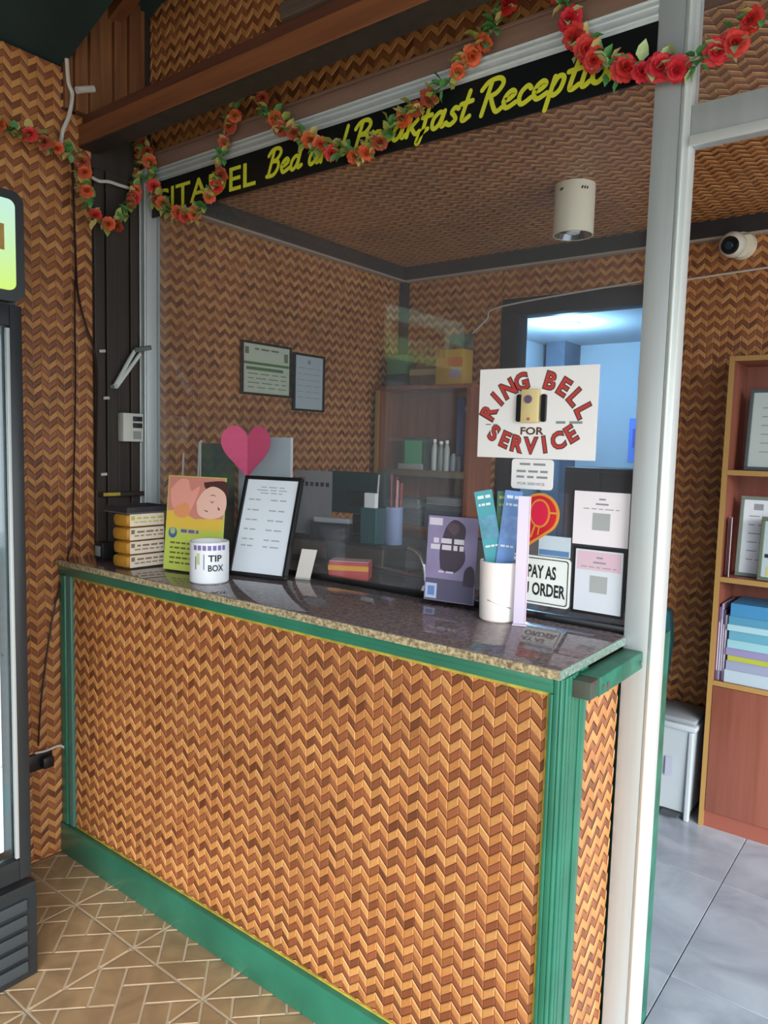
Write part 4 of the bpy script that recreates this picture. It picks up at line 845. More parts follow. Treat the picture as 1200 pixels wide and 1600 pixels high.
# ------------------------------------------------------------------ corner cabinet at the back
YC = 1.752
t = Thing('corner_cabinet', 'open brown wooden cabinet in the back left corner', 'cabinet', (0.32, 1.87, 0))
t.box('side_panel', (0.048, YC + 0.003, 0), (0.066, 1.98, 1.825), CABW); t.box('side_panel', (0.612, YC + 0.003, 0), (0.630, 1.98, 1.825), CABW); t.box('back_panel', (0.0665, 1.965, 0.0), (0.6115, 1.98, 1.825), CABW)
t.box('top', (0.030, YC - 0.005, 1.8255), (0.640, 1.98, 1.847), CABW, 0.002)
for z in (0.45, 0.80, 1.10, 1.395): t.box('shelf', (0.0665, YC + 0.01, z), (0.6115, 1.9645, z + 0.018), CABW)
t.box('front_stile', (0.040, YC - 0.004, 0), (0.066, YC + 0.0025, 1.825), EDGE, 0.001); t.box('front_stile', (0.608, YC - 0.004, 0), (0.634, YC + 0.0025, 1.825), CABW, 0.001)
t.box('front_rail', (0.0665, YC - 0.004, 1.380), (0.6075, YC + 0.0025, 1.41), mat('cabinet_rail', '6a5a48', 0.5), 0.001)
ZS = 1.4138
c = at(640, 735, 1, 1.80)
o = Thing('green_carton', 'green carton on the cabinet shelf', 'box', (0.27, 1.80, ZS)); o.box('carton', (0.195, 1.79, ZS), (0.345, 1.86, ZS + 0.165), mat('carton_dark', '2c4a3a', 0.5), 0.002); o.box('label', (0.215, 1.788, ZS + 0.03), (0.325, 1.7899, ZS + 0.150), mat('carton_green', '4fa377', 0.5)); o.box('pale_strip', (0.185, 1.770, ZS), (0.340, 1.785, ZS + 0.03), mat('strip_grey', '9aa09a', 0.6), 0.001)
for k, x in enumerate((0.400, 0.440, 0.475, 0.515, 0.55)):
    hz = (0.160, 0.150, 0.155, 0.10, 0.085)[k]; lab = ('tall white patterned bottle left in the cabinet row', 'second pale bottle in the cabinet row', 'third slim pale bottle in the cabinet row', 'short grey jar in the cabinet row', 'last short dark jar in the cabinet row')[k]
    o = Thing('bottle', lab, 'bottle', (x, 1.795, ZS), group='bottles in the corner cabinet')
    bmM = mat('bottle_%d' % k, ('b9c0ba', '7d8c88', 'aab4b0', '8d98a4', '4d5563')[k], 0.4)
    o.part(MB().lathe([(0.014, 0), (0.016, 0.005), (0.016, hz * 0.72), (0.008, hz * 0.86), (0.008, hz * 0.9)], (x, 1.795, ZS), 16), 'body', bmM, smooth=True); o.part(MB().lathe([(0.009, hz * 0.9), (0.009, hz), (0.002, hz)], (x, 1.795, ZS), 16), 'cap', WHITE if k < 3 else BLACK)
o = Thing('blue_folder', 'dark blue folder with pale round emblem at the right of the cabinet', 'folder', (0.545, 1.86, ZS)); o.box('folder', (0.490, 1.850, ZS), (0.600, 1.872, ZS + 0.375), mat('folder_blue', '2e3f86', 0.5), 0.002)
o.part(MB().add([], []).prism(disc(0.572, ZS + 0.315, 0.030), frame((0, 1.850, 0), (1, 0, 0), (0, 0, 1), (0, -1, 0)), 0.0003, 0.001), 'emblem', mat('emblem_pale', 'b9c4d2', 0.5))
for k, (x0, x1, z0, hh_, c_) in enumerate(((0.09, 0.33, 1.1182, 0.09, '5c626a'), (0.10, 0.32, 1.2085, 0.05, '757a80'), (0.36, 0.60, 1.1182, 0.12, '4c5560'), (0.37, 0.59, 1.2386, 0.04, '8a8f96'))):
    o = Thing('paper_stack', ('wide dark grey paper stack low on the left of the cabinet', 'pale paper stack lying on the dark left stack', 'tall slate paper stack low on the right of the cabinet', 'thin pale paper stack on top of the slate one')[k], 'papers', ((x0 + x1) / 2, 1.85, z0), group='paper stacks in the corner cabinet')
    n = 4
    for j in range(n): o.box('bundle', (x0 + 0.004 * (j % 2), 1.775, z0 + hh_ * j / n), (x1 - 0.005 * ((j + 1) % 2), 1.94, z0 + hh_ * (j + 1) / n - 0.001), mat('papers_' + c_, c_, 0.7), 0.001)
# things on top of the cabinet
ZT = 1.8478
o = Thing('green_box', 'small green box on the cabinet, at its left end', 'box', (0.13, 1.86, ZT)); o.box('lower_box', (0.062, 1.80, ZT), (0.20, 1.895, ZT + 0.065), mat('box_slate', '343a42', 0.5), 0.002); o.box('upper_box', (0.066, 1.805, ZT + 0.0652), (0.19, 1.89, ZT + 0.165), mat('box_green', '5d8460', 0.5), 0.002)
o = Thing('striped_carton', 'low brown striped carton on the cabinet behind the yellow box', 'box', (0.30, 1.86, ZT)); o.box('carton', (0.215, 1.81, ZT), (0.40, 1.895, ZT + 0.10), mat('carton_brown', '6b5440', 0.6), 0.002); o.box('cream_stripe', (0.216, 1.8085, ZT + 0.055), (0.399, 1.8098, ZT + 0.085), mat('stripe_cream', 'a9986e', 0.6))
o = Thing('yellow_carton', 'yellow and orange carton at the right end of the cabinet top', 'box', (0.49, 1.80, ZT)); o.box('carton', (0.415, 1.76, ZT), (0.575, 1.85, ZT + 0.17), mat('carton_yellow', 'b8923e', 0.5), 0.002); o.box('orange_band', (0.416, 1.7585, ZT + 0.085), (0.574, 1.7598, ZT + 0.13), mat('carton_orange', 'b9683a', 0.5)); o.box('lilac_patch', (0.50, 1.7575, ZT + 0.03), (0.565, 1.7584, ZT + 0.08), mat('carton_lilac', 'a493a6', 0.5))
o.box('picture_panel', (0.43, 1.8505, ZT), (0.57, 1.8585, ZT + 0.255), mat('panel_sage', '6f7a66', 0.6, hex2='3d4a48', scale=22), 0.001)

# ------------------------------------------------------------------ doorway to the blue-lit back room
d = Thing('door_1', None, None, (1.05, YB, 0), kind='structure'); d.e.name = 'door_1'
DF = mat('door_frame_dark', '23262e', 0.5)
d.box('jamb', (0.632, YB - 0.012, 0), (0.725, YB + 0.10, 2.203), DF, 0.003); d.box('jamb', (1.395, YB - 0.012, 0), (1.478, YB + 0.10, 2.203), DF, 0.003); d.box('header', (0.632, YB - 0.012, 2.2035), (1.478, YB + 0.10, 2.288), DF, 0.003)
RW = mat('back_room_paint', 'b6bfc6', 0.8)
struct(MB().box((-0.2, 4.4, 0), (2.6, 4.5, 2.7)), 'wall_room_back', RW); struct(MB().box((-0.3, 2.13, 0), (-0.2, 4.5, 2.7)), 'wall_room_left', RW); struct(MB().box((2.5, 2.13, 0), (2.6, 4.4, 2.7)), 'wall_room_right', RW)
struct(MB().box((-0.3, 2.13, 2.38), (2.6, 4.5, 2.5)), 'ceiling_room', RW)
a = at(853, 560, 1, 4.1)[0]; b_ = at(882, 560, 1, 4.1)[0]
struct(MB().box((a, 4.1, 0), (b_, 4.4, 2.38)), 'wall_room_pier', mat('pier_paint', '5d6b7c', 0.7))
lp = at(886, 507, 2, 2.37)
t = Thing('room_downlight', 'glowing blue-white downlight in the back room ceiling', 'downlight', (lp[0], lp[1], 2.38))
t.part(MB().lathe([(0.085, 0), (0.085, -0.012), (0.070, -0.014), (0.066, -0.004)], (lp[0], lp[1], 2.379), 28, close=False), 'ring', WHITE); t.part(MB().lathe([(0.066, -0.004), (0.03, -0.006), (0.001, -0.006)], (lp[0], lp[1], 2.379), 28, close=False), 'diffuser', mat('downlight_glow', 'cfe6ff', 0.5, emit=14.0))
lamp('room_light', 'POINT', (lp[0], lp[1], 2.25), 24, (0.36, 0.68, 1.0), shadow_soft_size=0.07)
p0 = at(985, 690, 1, 4.38)
t = Thing('blue_notice', 'blue paper notice on the far wall of the back room', 'notice', (p0[0], 4.395, p0[2] - 0.15)); t.box('sheet', (p0[0] - 0.02, 4.392, p0[2] - 0.16), (p0[0] + 0.16, 4.396, p0[2] + 0.18), mat('notice_blue', '6f8ee0', 0.6)); t.box('print', (p0[0] + 0.01, 4.390, p0[2] - 0.05), (p0[0] + 0.10, 4.3918, p0[2] + 0.10), mat('notice_violet', '5a5fc0', 0.6))
t = Thing('dark_cupboard', 'dark cupboard low in the back room behind the ring bell sign', 'cupboard', (0.95, 2.9, 0)); t.box('body', (0.76, 2.60, 0), (1.18, 2.95, 1.44), mat('cupboard_dark', '2c2a33', 0.5), 0.004)
for x in (0.765, 0.973): q = t.box('door', (x, 2.585, 0.05), (x + 0.202, 2.5995, 1.42), mat('cupboard_door', '35323c', 0.45), 0.003); t.box('handle', (x + (0.17 if x < 0.9 else 0.02), 2.575, 0.9), (x + (0.18 if x < 0.9 else 0.03), 2.5848, 1.0), CHROME, 0.002, sub=q)

# ceiling cylinder lamp
lc = at(899, 288, 2, ZC)
t = Thing('ceiling_lamp', 'cream cylinder lamp mounted on the woven ceiling', 'lamp', (lc[0], lc[1], ZC)); lr, lh = 0.074, 0.185
CREAM = mat('cream_enamel', 'ebe6d2', 0.4)
t.part(MB().lathe([(0.002, -0.0045), (lr, -0.0045), (lr, -lh), (lr - 0.004, -lh), (lr - 0.004, -lh + 0.03), (0.002, -lh + 0.03)], (lc[0], lc[1], ZC), 40, close=False), 'housing', CREAM, smooth=True)
t.part(MB().lathe([(lr - 0.0045, -lh + 0.001), (lr - 0.018, -lh + 0.020), (0.02, -lh + 0.026)], (lc[0], lc[1], ZC), 32, close=False), 'reflector', CHROME, smooth=True); t.part(MB().lathe([(0.001, -lh + 0.004), (0.024, -lh + 0.008), (0.028, -lh + 0.022)], (lc[0], lc[1], ZC), 24, close=False), 'bulb', mat('bulb_white', 'e6ecef', 0.3), smooth=True)
aL = math.atan2(CAM[1] - lc[1], CAM[0] - lc[0]); cf = cyl_frame((lc[0], lc[1]), lr, aL, ZC - lh)
for u in (-0.056, -0.048, 0.026, 0.036, 0.046): t.part(MB().flat([(u - 0.005, 0.148), (u + 0.001, 0.146), (u + 0.005, 0.156), (u - 0.001, 0.158)], cf, 0.0006), 'vent_slot', BLACK)
# security camera on the back wall
cc = at(1143, 384, 1, YB - 0.06)
t = Thing('security_camera', 'white dome security camera high on the woven back wall', 'camera', (cc[0], YB - 0.005, cc[2]))
def ball(c, r, n=16):
    mb = MB(); mb.lathe([(max(0.0005, r * math.sin(math.pi * k / n)), -r * math.cos(math.pi * k / n)) for k in range(n + 1)], c, 24); return mb
t.part(MB().tube([(cc[0] + 0.03, YB - 0.006, cc[2] + 0.006), (cc[0] + 0.03, YB - 0.04, cc[2] + 0.006)], [0.056, 0.050], 28), 'base', CREAM, smooth=True)
t.part(ball((cc[0] + 0.008, YB - 0.075, cc[2]), 0.052), 'ball', mat('camera_white', 'd9d8cf', 0.35), smooth=True)
dv = (CAM - np.array((cc[0], YB - 0.075, cc[2]))); dv /= np.linalg.norm(dv); dv = dv + np.array((-0.28, -0.1, -0.05)); dv /= np.linalg.norm(dv); bc = np.array((cc[0] + 0.008, YB - 0.075, cc[2]))
t.part(MB().tube([bc + dv * 0.040, bc + dv * 0.054], [0.036, 0.031], 24), 'lens_ring', mat('lens_black', '14181c', 0.15), smooth=True); t.part(MB().tube([bc + dv * 0.0542, bc + dv * 0.056], [0.016, 0.014], 20), 'lens', mat('lens_glass', '2a3a44', 0.05))
solo(MB().tube([(1.49, YB - 0.010, 2.285), (1.9, YB - 0.010, 2.302), (2.7, YB - 0.010, 2.302)], 0.0045, 6), 'wall_cable', WIRE_W, 'thin pale cable running along the back wall below the camera', 'cable', (1.49, YB - 0.010, 2.285))
a = at(735, 523, 1, YB - 0.02); b_ = at(785, 478, 1, YB - 0.02)
solo(MB().tube(smooth_path([(a[0], YB - 0.012, a[2]), ((a[0] + b_[0]) / 2, YB - 0.014, (a[2] + b_[2]) / 2 + 0.006), (b_[0], YB - 0.014, b_[2]), (b_[0] + 0.7, YB - 0.018, 2.300)], 5, 3), 0.004, 6), 'wall_cable', WIRE_W, 'thin pale cable slanting up to the dark doorway header', 'cable', (a[0], YB - 0.012, a[2]))

# ------------------------------------------------------------------ bookcase on the right
YK = 1.78
t = Thing('bookcase', 'tall cherry bookcase with gold edging and lower doors on the right', 'bookcase', (2.25, 1.9, 0)); X0, X1, YR = 1.788, 2.70, 2.018
t.box('side_panel', (X0, YK + 0.003, 0), (X0 + 0.02, YR, 1.90), CHERRY); t.box('side_panel', (X1 - 0.02, YK + 0.003, 0), (X1, YR, 1.90), CHERRY); t.box('back_panel', (X0 + 0.0205, YR - 0.01, 0.07), (X1 - 0.0205, YR, 1.90), CHERRY); t.box('top', (X0, YK + 0.003, 1.9005), (X1, YR, 1.92), CHERRY)
t.box('side_edging', (X0, YK, 0.0), (X0 + 0.02, YK + 0.0028, 1.92), EDGE); t.box('side_edging', (X1 - 0.02, YK, 0.0), (X1, YK + 0.0028, 1.92), EDGE); t.box('top_edging', (X0 + 0.0205, YK, 1.9005), (X1 - 0.0205, YK + 0.0028, 1.92), EDGE)
for z in (1.455, 1.026, 0.600):
    q = t.box('shelf', (X0 + 0.0205, YK + 0.003, z), (X1 - 0.0205, YR - 0.0105, z + 0.02), CHERRY); t.box('shelf_edging', (X0 + 0.0205, YK, z), (X1 - 0.0205, YK + 0.0028, z + 0.02), EDGE, sub=q)
t.box('door', (X0 + 0.022, YK - 0.002, 0.072), (2.243, YK + 0.014, 0.598), CHERRY, 0.001); t.box('door', (2.246, YK - 0.002, 0.072), (X1 - 0.022, YK + 0.014, 0.598), CHERRY, 0.001); t.box('plinth', (X0 + 0.0205, YK + 0.010, 0.0), (X1 - 0.0205, YK + 0.025, 0.069), mat('cherry_plinth', '8a4e40', 0.45))
def shelf_frame(name, label, x0, x1, z0, z1, y, lean, paper, bm):
    w = x1 - x0; h = z1 - z0
    q = Thing(name, label, 'frame', (x0, y, z0), (-math.radians(lean), 0, 0), local=True); b = 0.014
    q.part(MB().box((0, -0.008, 0), (w, 0.008, b), 0.002).box((0, -0.008, h - b), (w, 0.008, h), 0.002).box((0, -0.008, b + .0001), (b, 0.008, h - b - .0001), 0.002).box((w - b, -0.008, b + .0001), (w, 0.008, h - b - .0001), 0.002), 'frame', bm); q.part(MB().box((b + .0001, -0.002, b + .0001), (w - b - .0001, 0.006, h - b - .0001)), 'sheet', paper); return q, w, h
DG = mat('frame_slate', '4a5458', 0.45)
q, w, h = shelf_frame('framed_document', 'slate framed pale document on the upper shelf of the bookcase', 1.850, 2.085, 1.4758, 1.800, 1.86, 6, mat('doc_pale', 'b4c4c4', 0.5), DG)
f2 = frame((0, -0.002, 0), (1, 0, 0), (0, 0, 1), (0, -1, 0)); mb = MB()
for k in range(6): greek(mb, f2, 0.05, w - 0.04, h - 0.075 - 0.035 * k, 0.004, 0.0006, 3, k)
q.part(mb, 'text_lines', GREY)
q, w, h = shelf_frame('framed_document', 'green-grey framed certificate standing at the back of the middle shelf', 1.842, 2.03, 1.0468, 1.372, 1.87, 5, PAPER, mat('frame_sage', '6f7d74', 0.45))
mb = MB(); mb.flat(rect(0.05, h - 0.055, 0.085, h - 0.03), f2, 0.0006)
for k in range(6): greek(mb, f2, 0.035, w - 0.03, h - 0.08 - 0.035 * k, 0.004, 0.0006, 3, k + 20)
q.part(mb, 'text_lines', GREY)
q, w, h = shelf_frame('framed_document', 'small framed card in front of the certificate on the middle shelf', 1.935, 2.10, 1.0468, 1.295, 1.815, 5, mat('doc_card', 'a9bcc6', 0.5), mat('frame_olive', '5d6a58', 0.45))
mb = MB(); mb.flat(rect(0.02, 0.09, w - 0.02, 0.105), f2, 0.0006); mb.flat(rect(0.035, 0.15, 0.08, 0.185), f2, 0.0006); q.part(mb, 'print', INK); q.part(MB().flat(rect(0.03, 0.02, 0.055, 0.055), f2, 0.0006), 'yellow_print', mat('print_yellow', 'b9b86a', 0.6))
q = Thing('curled_leaflet', 'pale lilac curled leaflet at the left end of the middle shelf', 'leaflet', (1.815, 1.82, 1.0468))
P = [(1.811, 1.85), (1.820, 1.83), (1.829, 1.812), (1.834, 1.795)]; mb = MB(); hts = (0.24, 0.235, 0.235, 0.24)
for i in range(3):
    (xa, ya), (xb, yb) = P[i], P[i + 1]; mb.add([(xa, ya, 1.047), (xb, yb, 1.047), (xb, yb, 1.047 + hts[i + 1]), (xa, ya, 1.047 + hts[i]), (xa + .002, ya + .001, 1.047), (xb + .002, yb + .001, 1.047), (xb + .002, yb + .001, 1.047 + hts[i + 1]), (xa + .002, ya + .001, 1.047 + hts[i])], [(0, 1, 2, 3), (4, 5, 6, 7), (0, 1, 5, 4), (1, 2, 6, 5), (2, 3, 7, 6), (3, 0, 4, 7)])
q.part(mb, 'sheet', mat('leaflet_lilac', 'c6c0d4', 0.6))
# flat stack of books on the lower shelf
zz = 0.6208
for k, (c_, th, lab) in enumerate((('a9bccb', 0.052, 'thick pale blue book at the bottom of the flat stack'), ('8f98b4', 0.038, 'grey-lilac book second from the bottom of the flat stack'), ('a7b04a', 0.022, 'lime green book in the flat stack'), ('8a86b0', 0.030, 'lilac book above the lime one in the flat stack'), ('8fc0cc', 0.034, 'pale turquoise book in the middle of the flat stack'), ('5f9fb8', 0.036, 'teal-blue book in the upper half of the flat stack'), ('9fc6d4', 0.026, 'pale sky book third from the top of the flat stack'), ('4f8fb0', 0.034, 'mid blue book second from the top of the flat stack'), ('3f86b8', 0.052, 'thick bright blue book on top of the flat stack'))):
    q = Thing('book', lab, 'book', (1.98, 1.89, zz), group='books stacked flat on the lower shelf'); dx = 0.004 * (k % 3)
    q.box('page_block', (1.848 + dx, 1.797, zz + 0.003), (2.118, 1.985, zz + th - 0.0045), PAPER); q.part(MB().box((1.845 + dx, 1.793, zz), (2.12, 1.99, zz + 0.0028)).box((1.845 + dx, 1.793, zz + th - 0.0042), (2.12, 1.99, zz + th - 0.0008)).box((1.845 + dx, 1.7925, zz + 0.0029), (2.12, 1.7965, zz + th - 0.0043)), 'cover', mat('cover_' + c_, c_, 0.45)); zz += th
for k in range(4):
    x = 1.8095 + 0.0085 * k; c_ = ('5d5478', '8d86a8', '3f3a52', 'a9a4bc')[k]; hz = (0.30, 0.315, 0.29, 0.27)[k]
    q = Thing('magazine', ('outermost plum', 'second, lilac', 'third, near-black', 'innermost pale')[k] + ' thin magazine standing left of the flat book stack', 'magazine', (x, 1.88, 0.6208), group='magazines standing on the lower shelf'); q.box('cover', (x, 1.800, 0.6208), (x + 0.0075, 1.99, 0.6208 + hz), mat('mag_' + c_, c_, 0.5), 0.001); q.box('spine_print', (x + 0.0015, 1.7985, 0.66), (x + 0.006, 1.7998, 0.62 + hz * 0.8), mat('mag_print', 'b9b4c8', 0.5))
# pedal bin
t = Thing('pedal_bin', 'grey-white plastic pedal bin on the marble floor beside the bookcase', 'bin', (1.69, 1.86, 0)); BW = mat('bin_plastic', 'a9b4bc', 0.4)
def taper(x0, x1, y0, y1, z0, z1, s):
    cx, cy = (x0 + x1) / 2, (y0 + y1) / 2; L_ = [(x0, y0), (x1, y0), (x1, y1), (x0, y1)]
    return MB().add([(cx + (a - cx) * s, cy + (b - cy) * s, z0) for a, b in L_] + [(a, b, z1) for a, b in L_], [(3, 2, 1, 0), (4, 5, 6, 7), (0, 1, 5, 4), (1, 2, 6, 5), (2, 3, 7, 6), (3, 0, 4, 7)])
t.part(taper(1.580, 1.755, 1.770, 1.985, 0.030, 0.385, 0.90), 'bucket', BW); t.part(MB().box((1.730, 1.764, 0.0), (1.752, 1.786, 0.386), 0.006), 'corner_post', BW); t.part(MB().box((1.584, 1.764, 0.0), (1.606, 1.786, 0.386), 0.006), 'corner_post', BW)
t.part(MB().box((1.590, 1.79, 0.0), (1.745, 1.975, 0.029), 0.004), 'base', mat('bin_base', '5c646c', 0.5)); t.part(MB().box((1.573, 1.758, 0.3865), (1.762, 1.992, 0.412), 0.008), 'rim', BW, smooth=True); t.part(MB().box((1.578, 1.764, 0.4122), (1.757, 1.986, 0.438), 0.012), 'lid', mat('bin_lid', '878f96', 0.4), smooth=True)
t.part(MB().box((1.640, 1.735, 0.016), (1.715, 1.789, 0.026), 0.003), 'pedal', mat('pedal_dark', '3a4046', 0.5)); t.part(MB().box((1.645, 1.7655, 0.18), (1.675, 1.7668, 0.26)), 'sticker', mat('bin_sticker', 'a3a9be', 0.5))
# teal cloth bag on the wall behind the post
c = at(1022, 1040, 1, YB - 0.03)
t = Thing('teal_bag', 'teal cloth bag hanging on the back wall, mostly behind the aluminium post', 'bag', (c[0], YB - 0.01, 0.45))
t.part(MB().prism([(c[0] - 0.10, 0.45), (c[0] + 0.055, 0.47), (c[0] + 0.075, 0.70), (c[0] + 0.06, 0.83), (c[0] - 0.02, 0.87), (c[0] - 0.11, 0.82), (c[0] - 0.12, 0.6)], frame((0, YB - 0.006, 0), (1, 0, 0), (0, 0, 1), (0, -1, 0)), 0.0, 0.05), 'body', mat('bag_teal', '2f6f6a', 0.8, hex2='3f7f9a', scale=6)); t.part(MB().tube(smooth_path([(c[0] - 0.06, YB - 0.03, 0.84), (c[0] - 0.03, YB - 0.02, 1.0), (c[0], YB - 0.03, 0.86)], 5, 3), 0.008, 8), 'strap', mat('strap_teal', '2a5f5a', 0.8)); t.part(MB().tube([(c[0] - 0.03, YB - 0.001, 1.0), (c[0] - 0.03, YB - 0.035, 1.003)], 0.004, 8), 'hook', CHROME)

# ------------------------------------------------------------------ fittings on the dark jamb and left wall
t = Thing('switch_box', 'white switch box with two dark rockers on the dark jamb', 'switch', (0.013, 0.27, 1.525)); t.box('case', (0.0125, 0.228, 1.525), (0.050, 0.315, 1.632), mat('switch_white', 'c9ccc6', 0.4), 0.003)
for z in (1.577, 1.602): t.box('rocker', (0.0502, 0.268, z), (0.056, 0.306, z + 0.018), BLACK, 0.001)
t.box('maker_plate', (0.0502, 0.270, 1.535), (0.0512, 0.304, 1.565), mat('plate_grey', '8f948e', 0.5))
t = Thing('window_stay', 'folded aluminium window stay fixed to the left post', 'bracket', (0.02, 0.30, 1.86)); t.part(MB().tube([(0.054, 0.345, 1.885), (0.040, 0.285, 1.870)], 0.009, 8), 'arm', mat('stay_grey', '7d8484', 0.4, metal=0.5))
for dy in (0.0, 0.024): t.part(MB().tube([(0.030, 0.290 + dy, 1.868 - dy * 0.4), (0.030, 0.203 + dy * 0.4, 1.726)], 0.0075, 8), 'strut', ALU2)
t.part(MB().tube([(0.006, 0.207, 1.728), (0.038, 0.207, 1.728)], 0.009, 8), 'pivot', ALU)
for z, y in ((1.853, 0.155), (1.683, 0.170), (1.40, 0.158)): solo(MB().tube([(0.011, y, z), (0.019, y + 0.02, z + 0.002)], 0.006, 8), 'cable_clip', WIRE_W, {1.853: 'upper pale clip on the dark jamb', 1.683: 'middle pale clip on the dark jamb beside the switch box', 1.40: 'lower pale clip on the dark jamb'}[z], 'clip', (0.011, y, z))
t = Thing('jamb_ledge', 'narrow dark ledge with yellow edge across the foot of the jamb', 'ledge', (0.02, 0.2, 1.32)); t.box('board', (0.0125, 0.146, 1.318), (0.045, 0.322, 1.334), DARKW, 0.002); t.box('yellow_edge', (0.0455, 0.146, 1.322), (0.048, 0.215, 1.334), YGRN)
def cable(pxs, x, r, m, label):
    P = [at(px, py, 0, x) for px, py in pxs]; solo(MB().tube([tuple(q) for q in smooth_path(P, 5, 3)], r, 6), 'wall_cable', m, label, 'cable', tuple(P[0]))
cable([(113, 255), (118, 400), (122, 460), (133, 505), (147, 548), (152, 600), (151, 700), (150, 765)], 0.014, 0.0042, WIRE_B, 'dark cable from the garland down the left wall to the jamb')
cable([(118, 420), (117, 500), (118, 600), (116, 720), (114, 800), (112, 845), (85, 950), (66, 1080), (60, 1165)], 0.010, 0.0032, WIRE_B, 'thin dark cable running straight down the woven left wall')
cable([(104, 92), (107, 130), (113, 148), (108, 180), (98, 205), (95, 230)], 0.020, 0.007, WIRE_W, 'white cable hanging beside the upper left boards')
cable([(143, 277), (155, 283), (170, 284), (188, 290), (208, 296)], 0.030, 0.006, WIRE_W, 'white cable crossing the dark jamb top to the left post')
cable([(55, 1177), (72, 1173), (92, 1165), (100, 1168)], 0.02, 0.004, WIRE_W, 'pale cable running from the wall socket to the counter')
solo(MB().tube([tuple(at(120, 141, 0, 0.03)), tuple(at(146, 139, 0, 0.03))], 0.012, 10), 'tube_fitting', WIRE_W, 'short white tube fitting on the upper left boards', 'fitting', tuple(at(120, 141, 0, 0.03)))
a = at(66, 1186, 0, 0.0); t = Thing('wall_socket', 'black wall socket low on the woven wall beside the counter', 'socket', (0.0, a[1], a[2] - 0.04)); t.box('plate', (0.0, a[1] - 0.06, a[2] - 0.03), (0.018, a[1] + 0.03, a[2] + 0.03), BLACK, 0.004); t.box('plug', (0.0182, a[1] - 0.02, a[2] - 0.02), (0.05, a[1] + 0.02, a[2] + 0.02), BLACK, 0.006)

# ------------------------------------------------------------------ flower garland hung across the front
GP = [((-30, 190), 0, .065), ((15, 203), 0, .065), ((60, 215), 0, .065), ((98, 232), 0, .065), ((126, 246), 0, .07), ((133, 290), 0, .075), ((148, 335), 0, .075), ((178, 352), 0, .075), ((205, 318), 0, .08), ((216, 270), 1, .33), ((214, 212), 1, .32), ((230, 240), 1, .32),
      ((244, 300), 1, .325), ((268, 330), 1, .325), ((305, 335), 1, .325), ((338, 288), 1, .325), ((352, 225), 1, .32), ((372, 160), 1, .31), ((392, 128), 1, .31), ((415, 165), 1, .315), ((440, 195), 1, .32), ((480, 218), 1, .325), ((525, 236), 1, .325), ((568, 238), 1, .325), ((612, 200), 1, .325), ((655, 170), 1, .325), ((690, 135), 1, .32), ((722, 105), 1, .32), ((752, 65), 1, .315), ((785, 25), 1, .31), ((815, -40), 1, .31), ((852, -50), 1, .31),
      ((880, 0), 1, .31), ((898, 50), 1, .315), ((930, 88), 1, .32), ((962, 112), 1, .325), ((1003, 108), 1, .325), ((1043, 104), 1, .32), ((1083, 97), 1, .32), ((1132, 76), 1, .325), ((1170, 44), 1, .325), ((1210, 8), 1, .325)]
path = [at(p[0][0], p[0][1], p[1], p[2]) for p in GP]
sp_ = smooth_path(path, 8, 3)
gl = Thing('flower_garland', 'artificial garland of red and orange flowers with leaves draped across the shop front', 'garland', tuple(path[len(path) // 2]))
gl.part(MB().tube([tuple(p) for p in sp_], 0.0025, 5), 'stem', mat('stem_green', '4f6a3a', 0.7))
def flower_mesh(seed):
    r = random.Random(seed); mb = MB()
    for ring, (n, rad, tilt, ln, wd) in enumerate(((10, 0.004, 8, 0.019, 0.016), (9, 0.003, 38, 0.017, 0.014), (7, 0.002, 62, 0.014, 0.012), (4, 0.001, 84, 0.011, 0.010))):
        for k in range(n):
            a = 2 * math.pi * (k + 0.5 * ring) / n + r.uniform(-.1, .1); c, s = math.cos(a), math.sin(a); tl = math.radians(tilt + r.uniform(-8, 8)); ct_, st_ = math.cos(tl), math.sin(tl)
            pr = [(0, -wd * 0.25), (ln * 0.55, -wd * 0.6), (ln, -wd * 0.25), (ln * 1.05, 0.0), (ln, wd * 0.25), (ln * 0.55, wd * 0.6), (0, wd * 0.25)]
            vs = []
            for q, (l, w) in enumerate(pr):
                rr = rad + l * ct_; zz_ = l * st_ + 0.003 * ring - 0.004 * (l / ln) ** 2 + (0.002 if w == 0 else 0); vs.append((c * rr - s * w, s * rr + c * w, zz_))
            mb.add(vs, [(0, 1, 5, 6), (1, 2, 4, 5), (2, 3, 4)])
    return mb
def leaf_mesh():
    mb = MB(); L_ = 0.034; w = 0.011
    mb.add([(0, 0, 0), (L_ * 0.35, w, 0.003), (L_ * 0.7, w * 0.75, 0.004), (L_, 0, -0.003), (L_ * 0.7, -w * 0.75, 0.004), (L_ * 0.35, -w, 0.003), (L_ * 0.35, 0, 0), (L_ * 0.7, 0, 0.001)], [(0, 6, 1), (0, 5, 6), (6, 7, 2, 1), (5, 4, 7, 6), (7, 3, 2), (4, 3, 7)]); return mb
FC = [mat('petal_red', 'c42f2c', 0.6, var=0.2, scale=60), mat('petal_orange', 'c8552c', 0.6, var=0.2, scale=60), mat('petal_brick', '9c4228', 0.65, var=0.2, scale=60), mat('petal_crimson', 'c92434', 0.6, var=0.2, scale=60)]
LC = [mat('leaf_olive', '8f9a4a', 0.6, var=0.25, scale=50), mat('leaf_green', '4c8a4c', 0.6, var=0.25, scale=50), mat('leaf_straw', 'b9aa6a', 0.65, var=0.2, scale=50), mat('leaf_pale', 'a9c08a', 0.6, var=0.2, scale=50)]
FM = {}; LM = {}
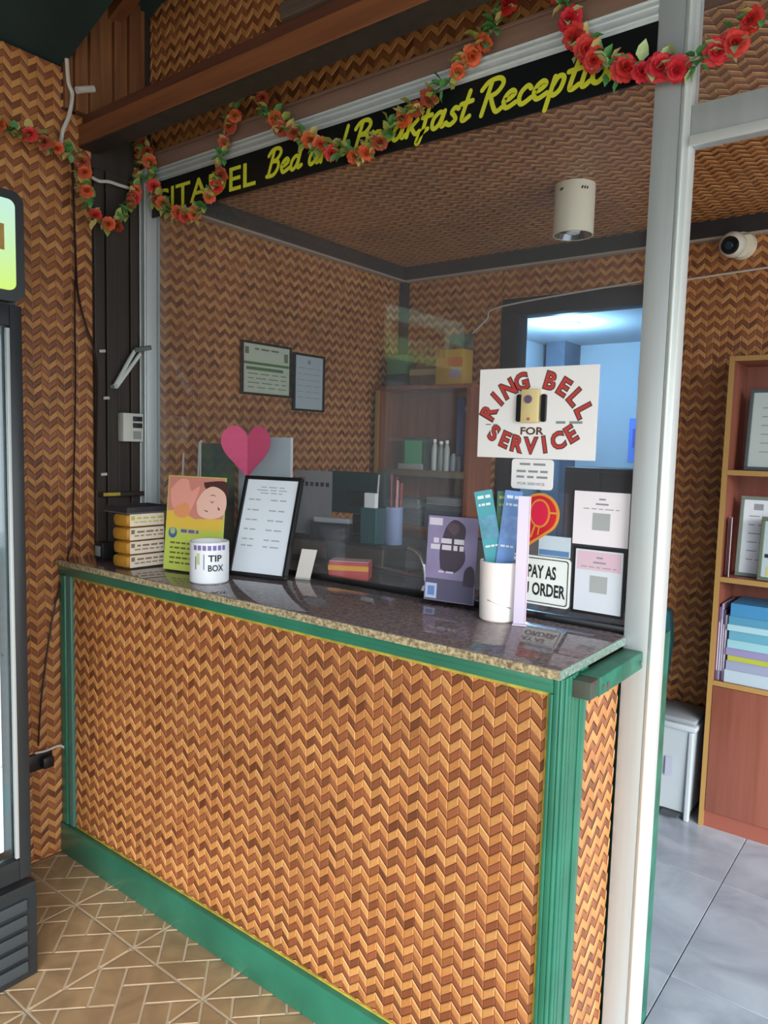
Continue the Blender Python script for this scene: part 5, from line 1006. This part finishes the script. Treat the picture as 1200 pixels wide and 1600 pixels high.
def shared(cache, key, mk, m, nm):
    if key not in cache:
        o = mk().build(nm, m, gl.e, True); cache[key] = o.data; return o
    o = bpy.data.objects.new(nm, cache[key]); COL.objects.link(o); o.parent = gl.e; return o
G0 = np.array(path[len(path) // 2]); rr = random.Random(5)
seg = [0.0]
for i in range(1, len(sp_)): seg.append(seg[-1] + float(np.linalg.norm(sp_[i] - sp_[i - 1])))
def along(s):
    i = max(1, next((k for k in range(len(seg)) if seg[k] >= s), len(seg) - 1)); f = (s - seg[i - 1]) / max(1e-6, seg[i] - seg[i - 1]); return sp_[i - 1] * (1 - f) + sp_[i] * f, (sp_[i] - sp_[i - 1])
s = 0.01; k = 0
while s < seg[-1]:
    p, tdir = along(s); xr = p[0]; right = xr > 1.55
    toC = CAM - p; toC /= np.linalg.norm(toC)
    leafy = (k % 4 in (2,)) if not right else (k % 5 == 3)
    if not leafy:
        ci = (rr.choice((0, 3, 3, 0)) if right else rr.choice((0, 1, 1, 2, 2)))
        o = shared(FM, (ci, k % 2), lambda: flower_mesh(k % 2), FC[ci], 'flower')
        d = Vector(toC) + Vector((rr.uniform(-.6, .6), rr.uniform(-.5, .1), rr.uniform(-.5, .5))); o.rotation_euler = d.to_track_quat('Z', 'Y').to_euler(); sc = rr.uniform(0.85, 1.2) * (1.2 if right else 1.0); o.scale = (sc, sc, sc)
        o.location = tuple(p - G0 + toC * 0.008 + np.array((rr.uniform(-.008, .008), 0, rr.uniform(-.010, .010))))
    nl = (4 if right else 8) if not leafy else 10
    for j in range(nl):
        li = rr.choice((0, 2, 0, 2, 1)) if not right else rr.choice((3, 1, 2, 3))
        if leafy: li = 1 if j % 2 else li
        o = shared(LM, li, leaf_mesh, LC[li], 'leaf'); d = Vector((rr.uniform(-1, 1), rr.uniform(-0.9, 0.1), rr.uniform(-1, 1))); o.rotation_euler = d.to_track_quat('X', 'Z').to_euler()
        sc = rr.uniform(0.85, 1.35); o.scale = (sc, sc, sc); o.location = tuple(p - G0 + toC * 0.003 + np.array((rr.uniform(-.012, .012), rr.uniform(-.004, .004), rr.uniform(-.012, .012))))
    s += 0.041 if right else 0.047; k += 1
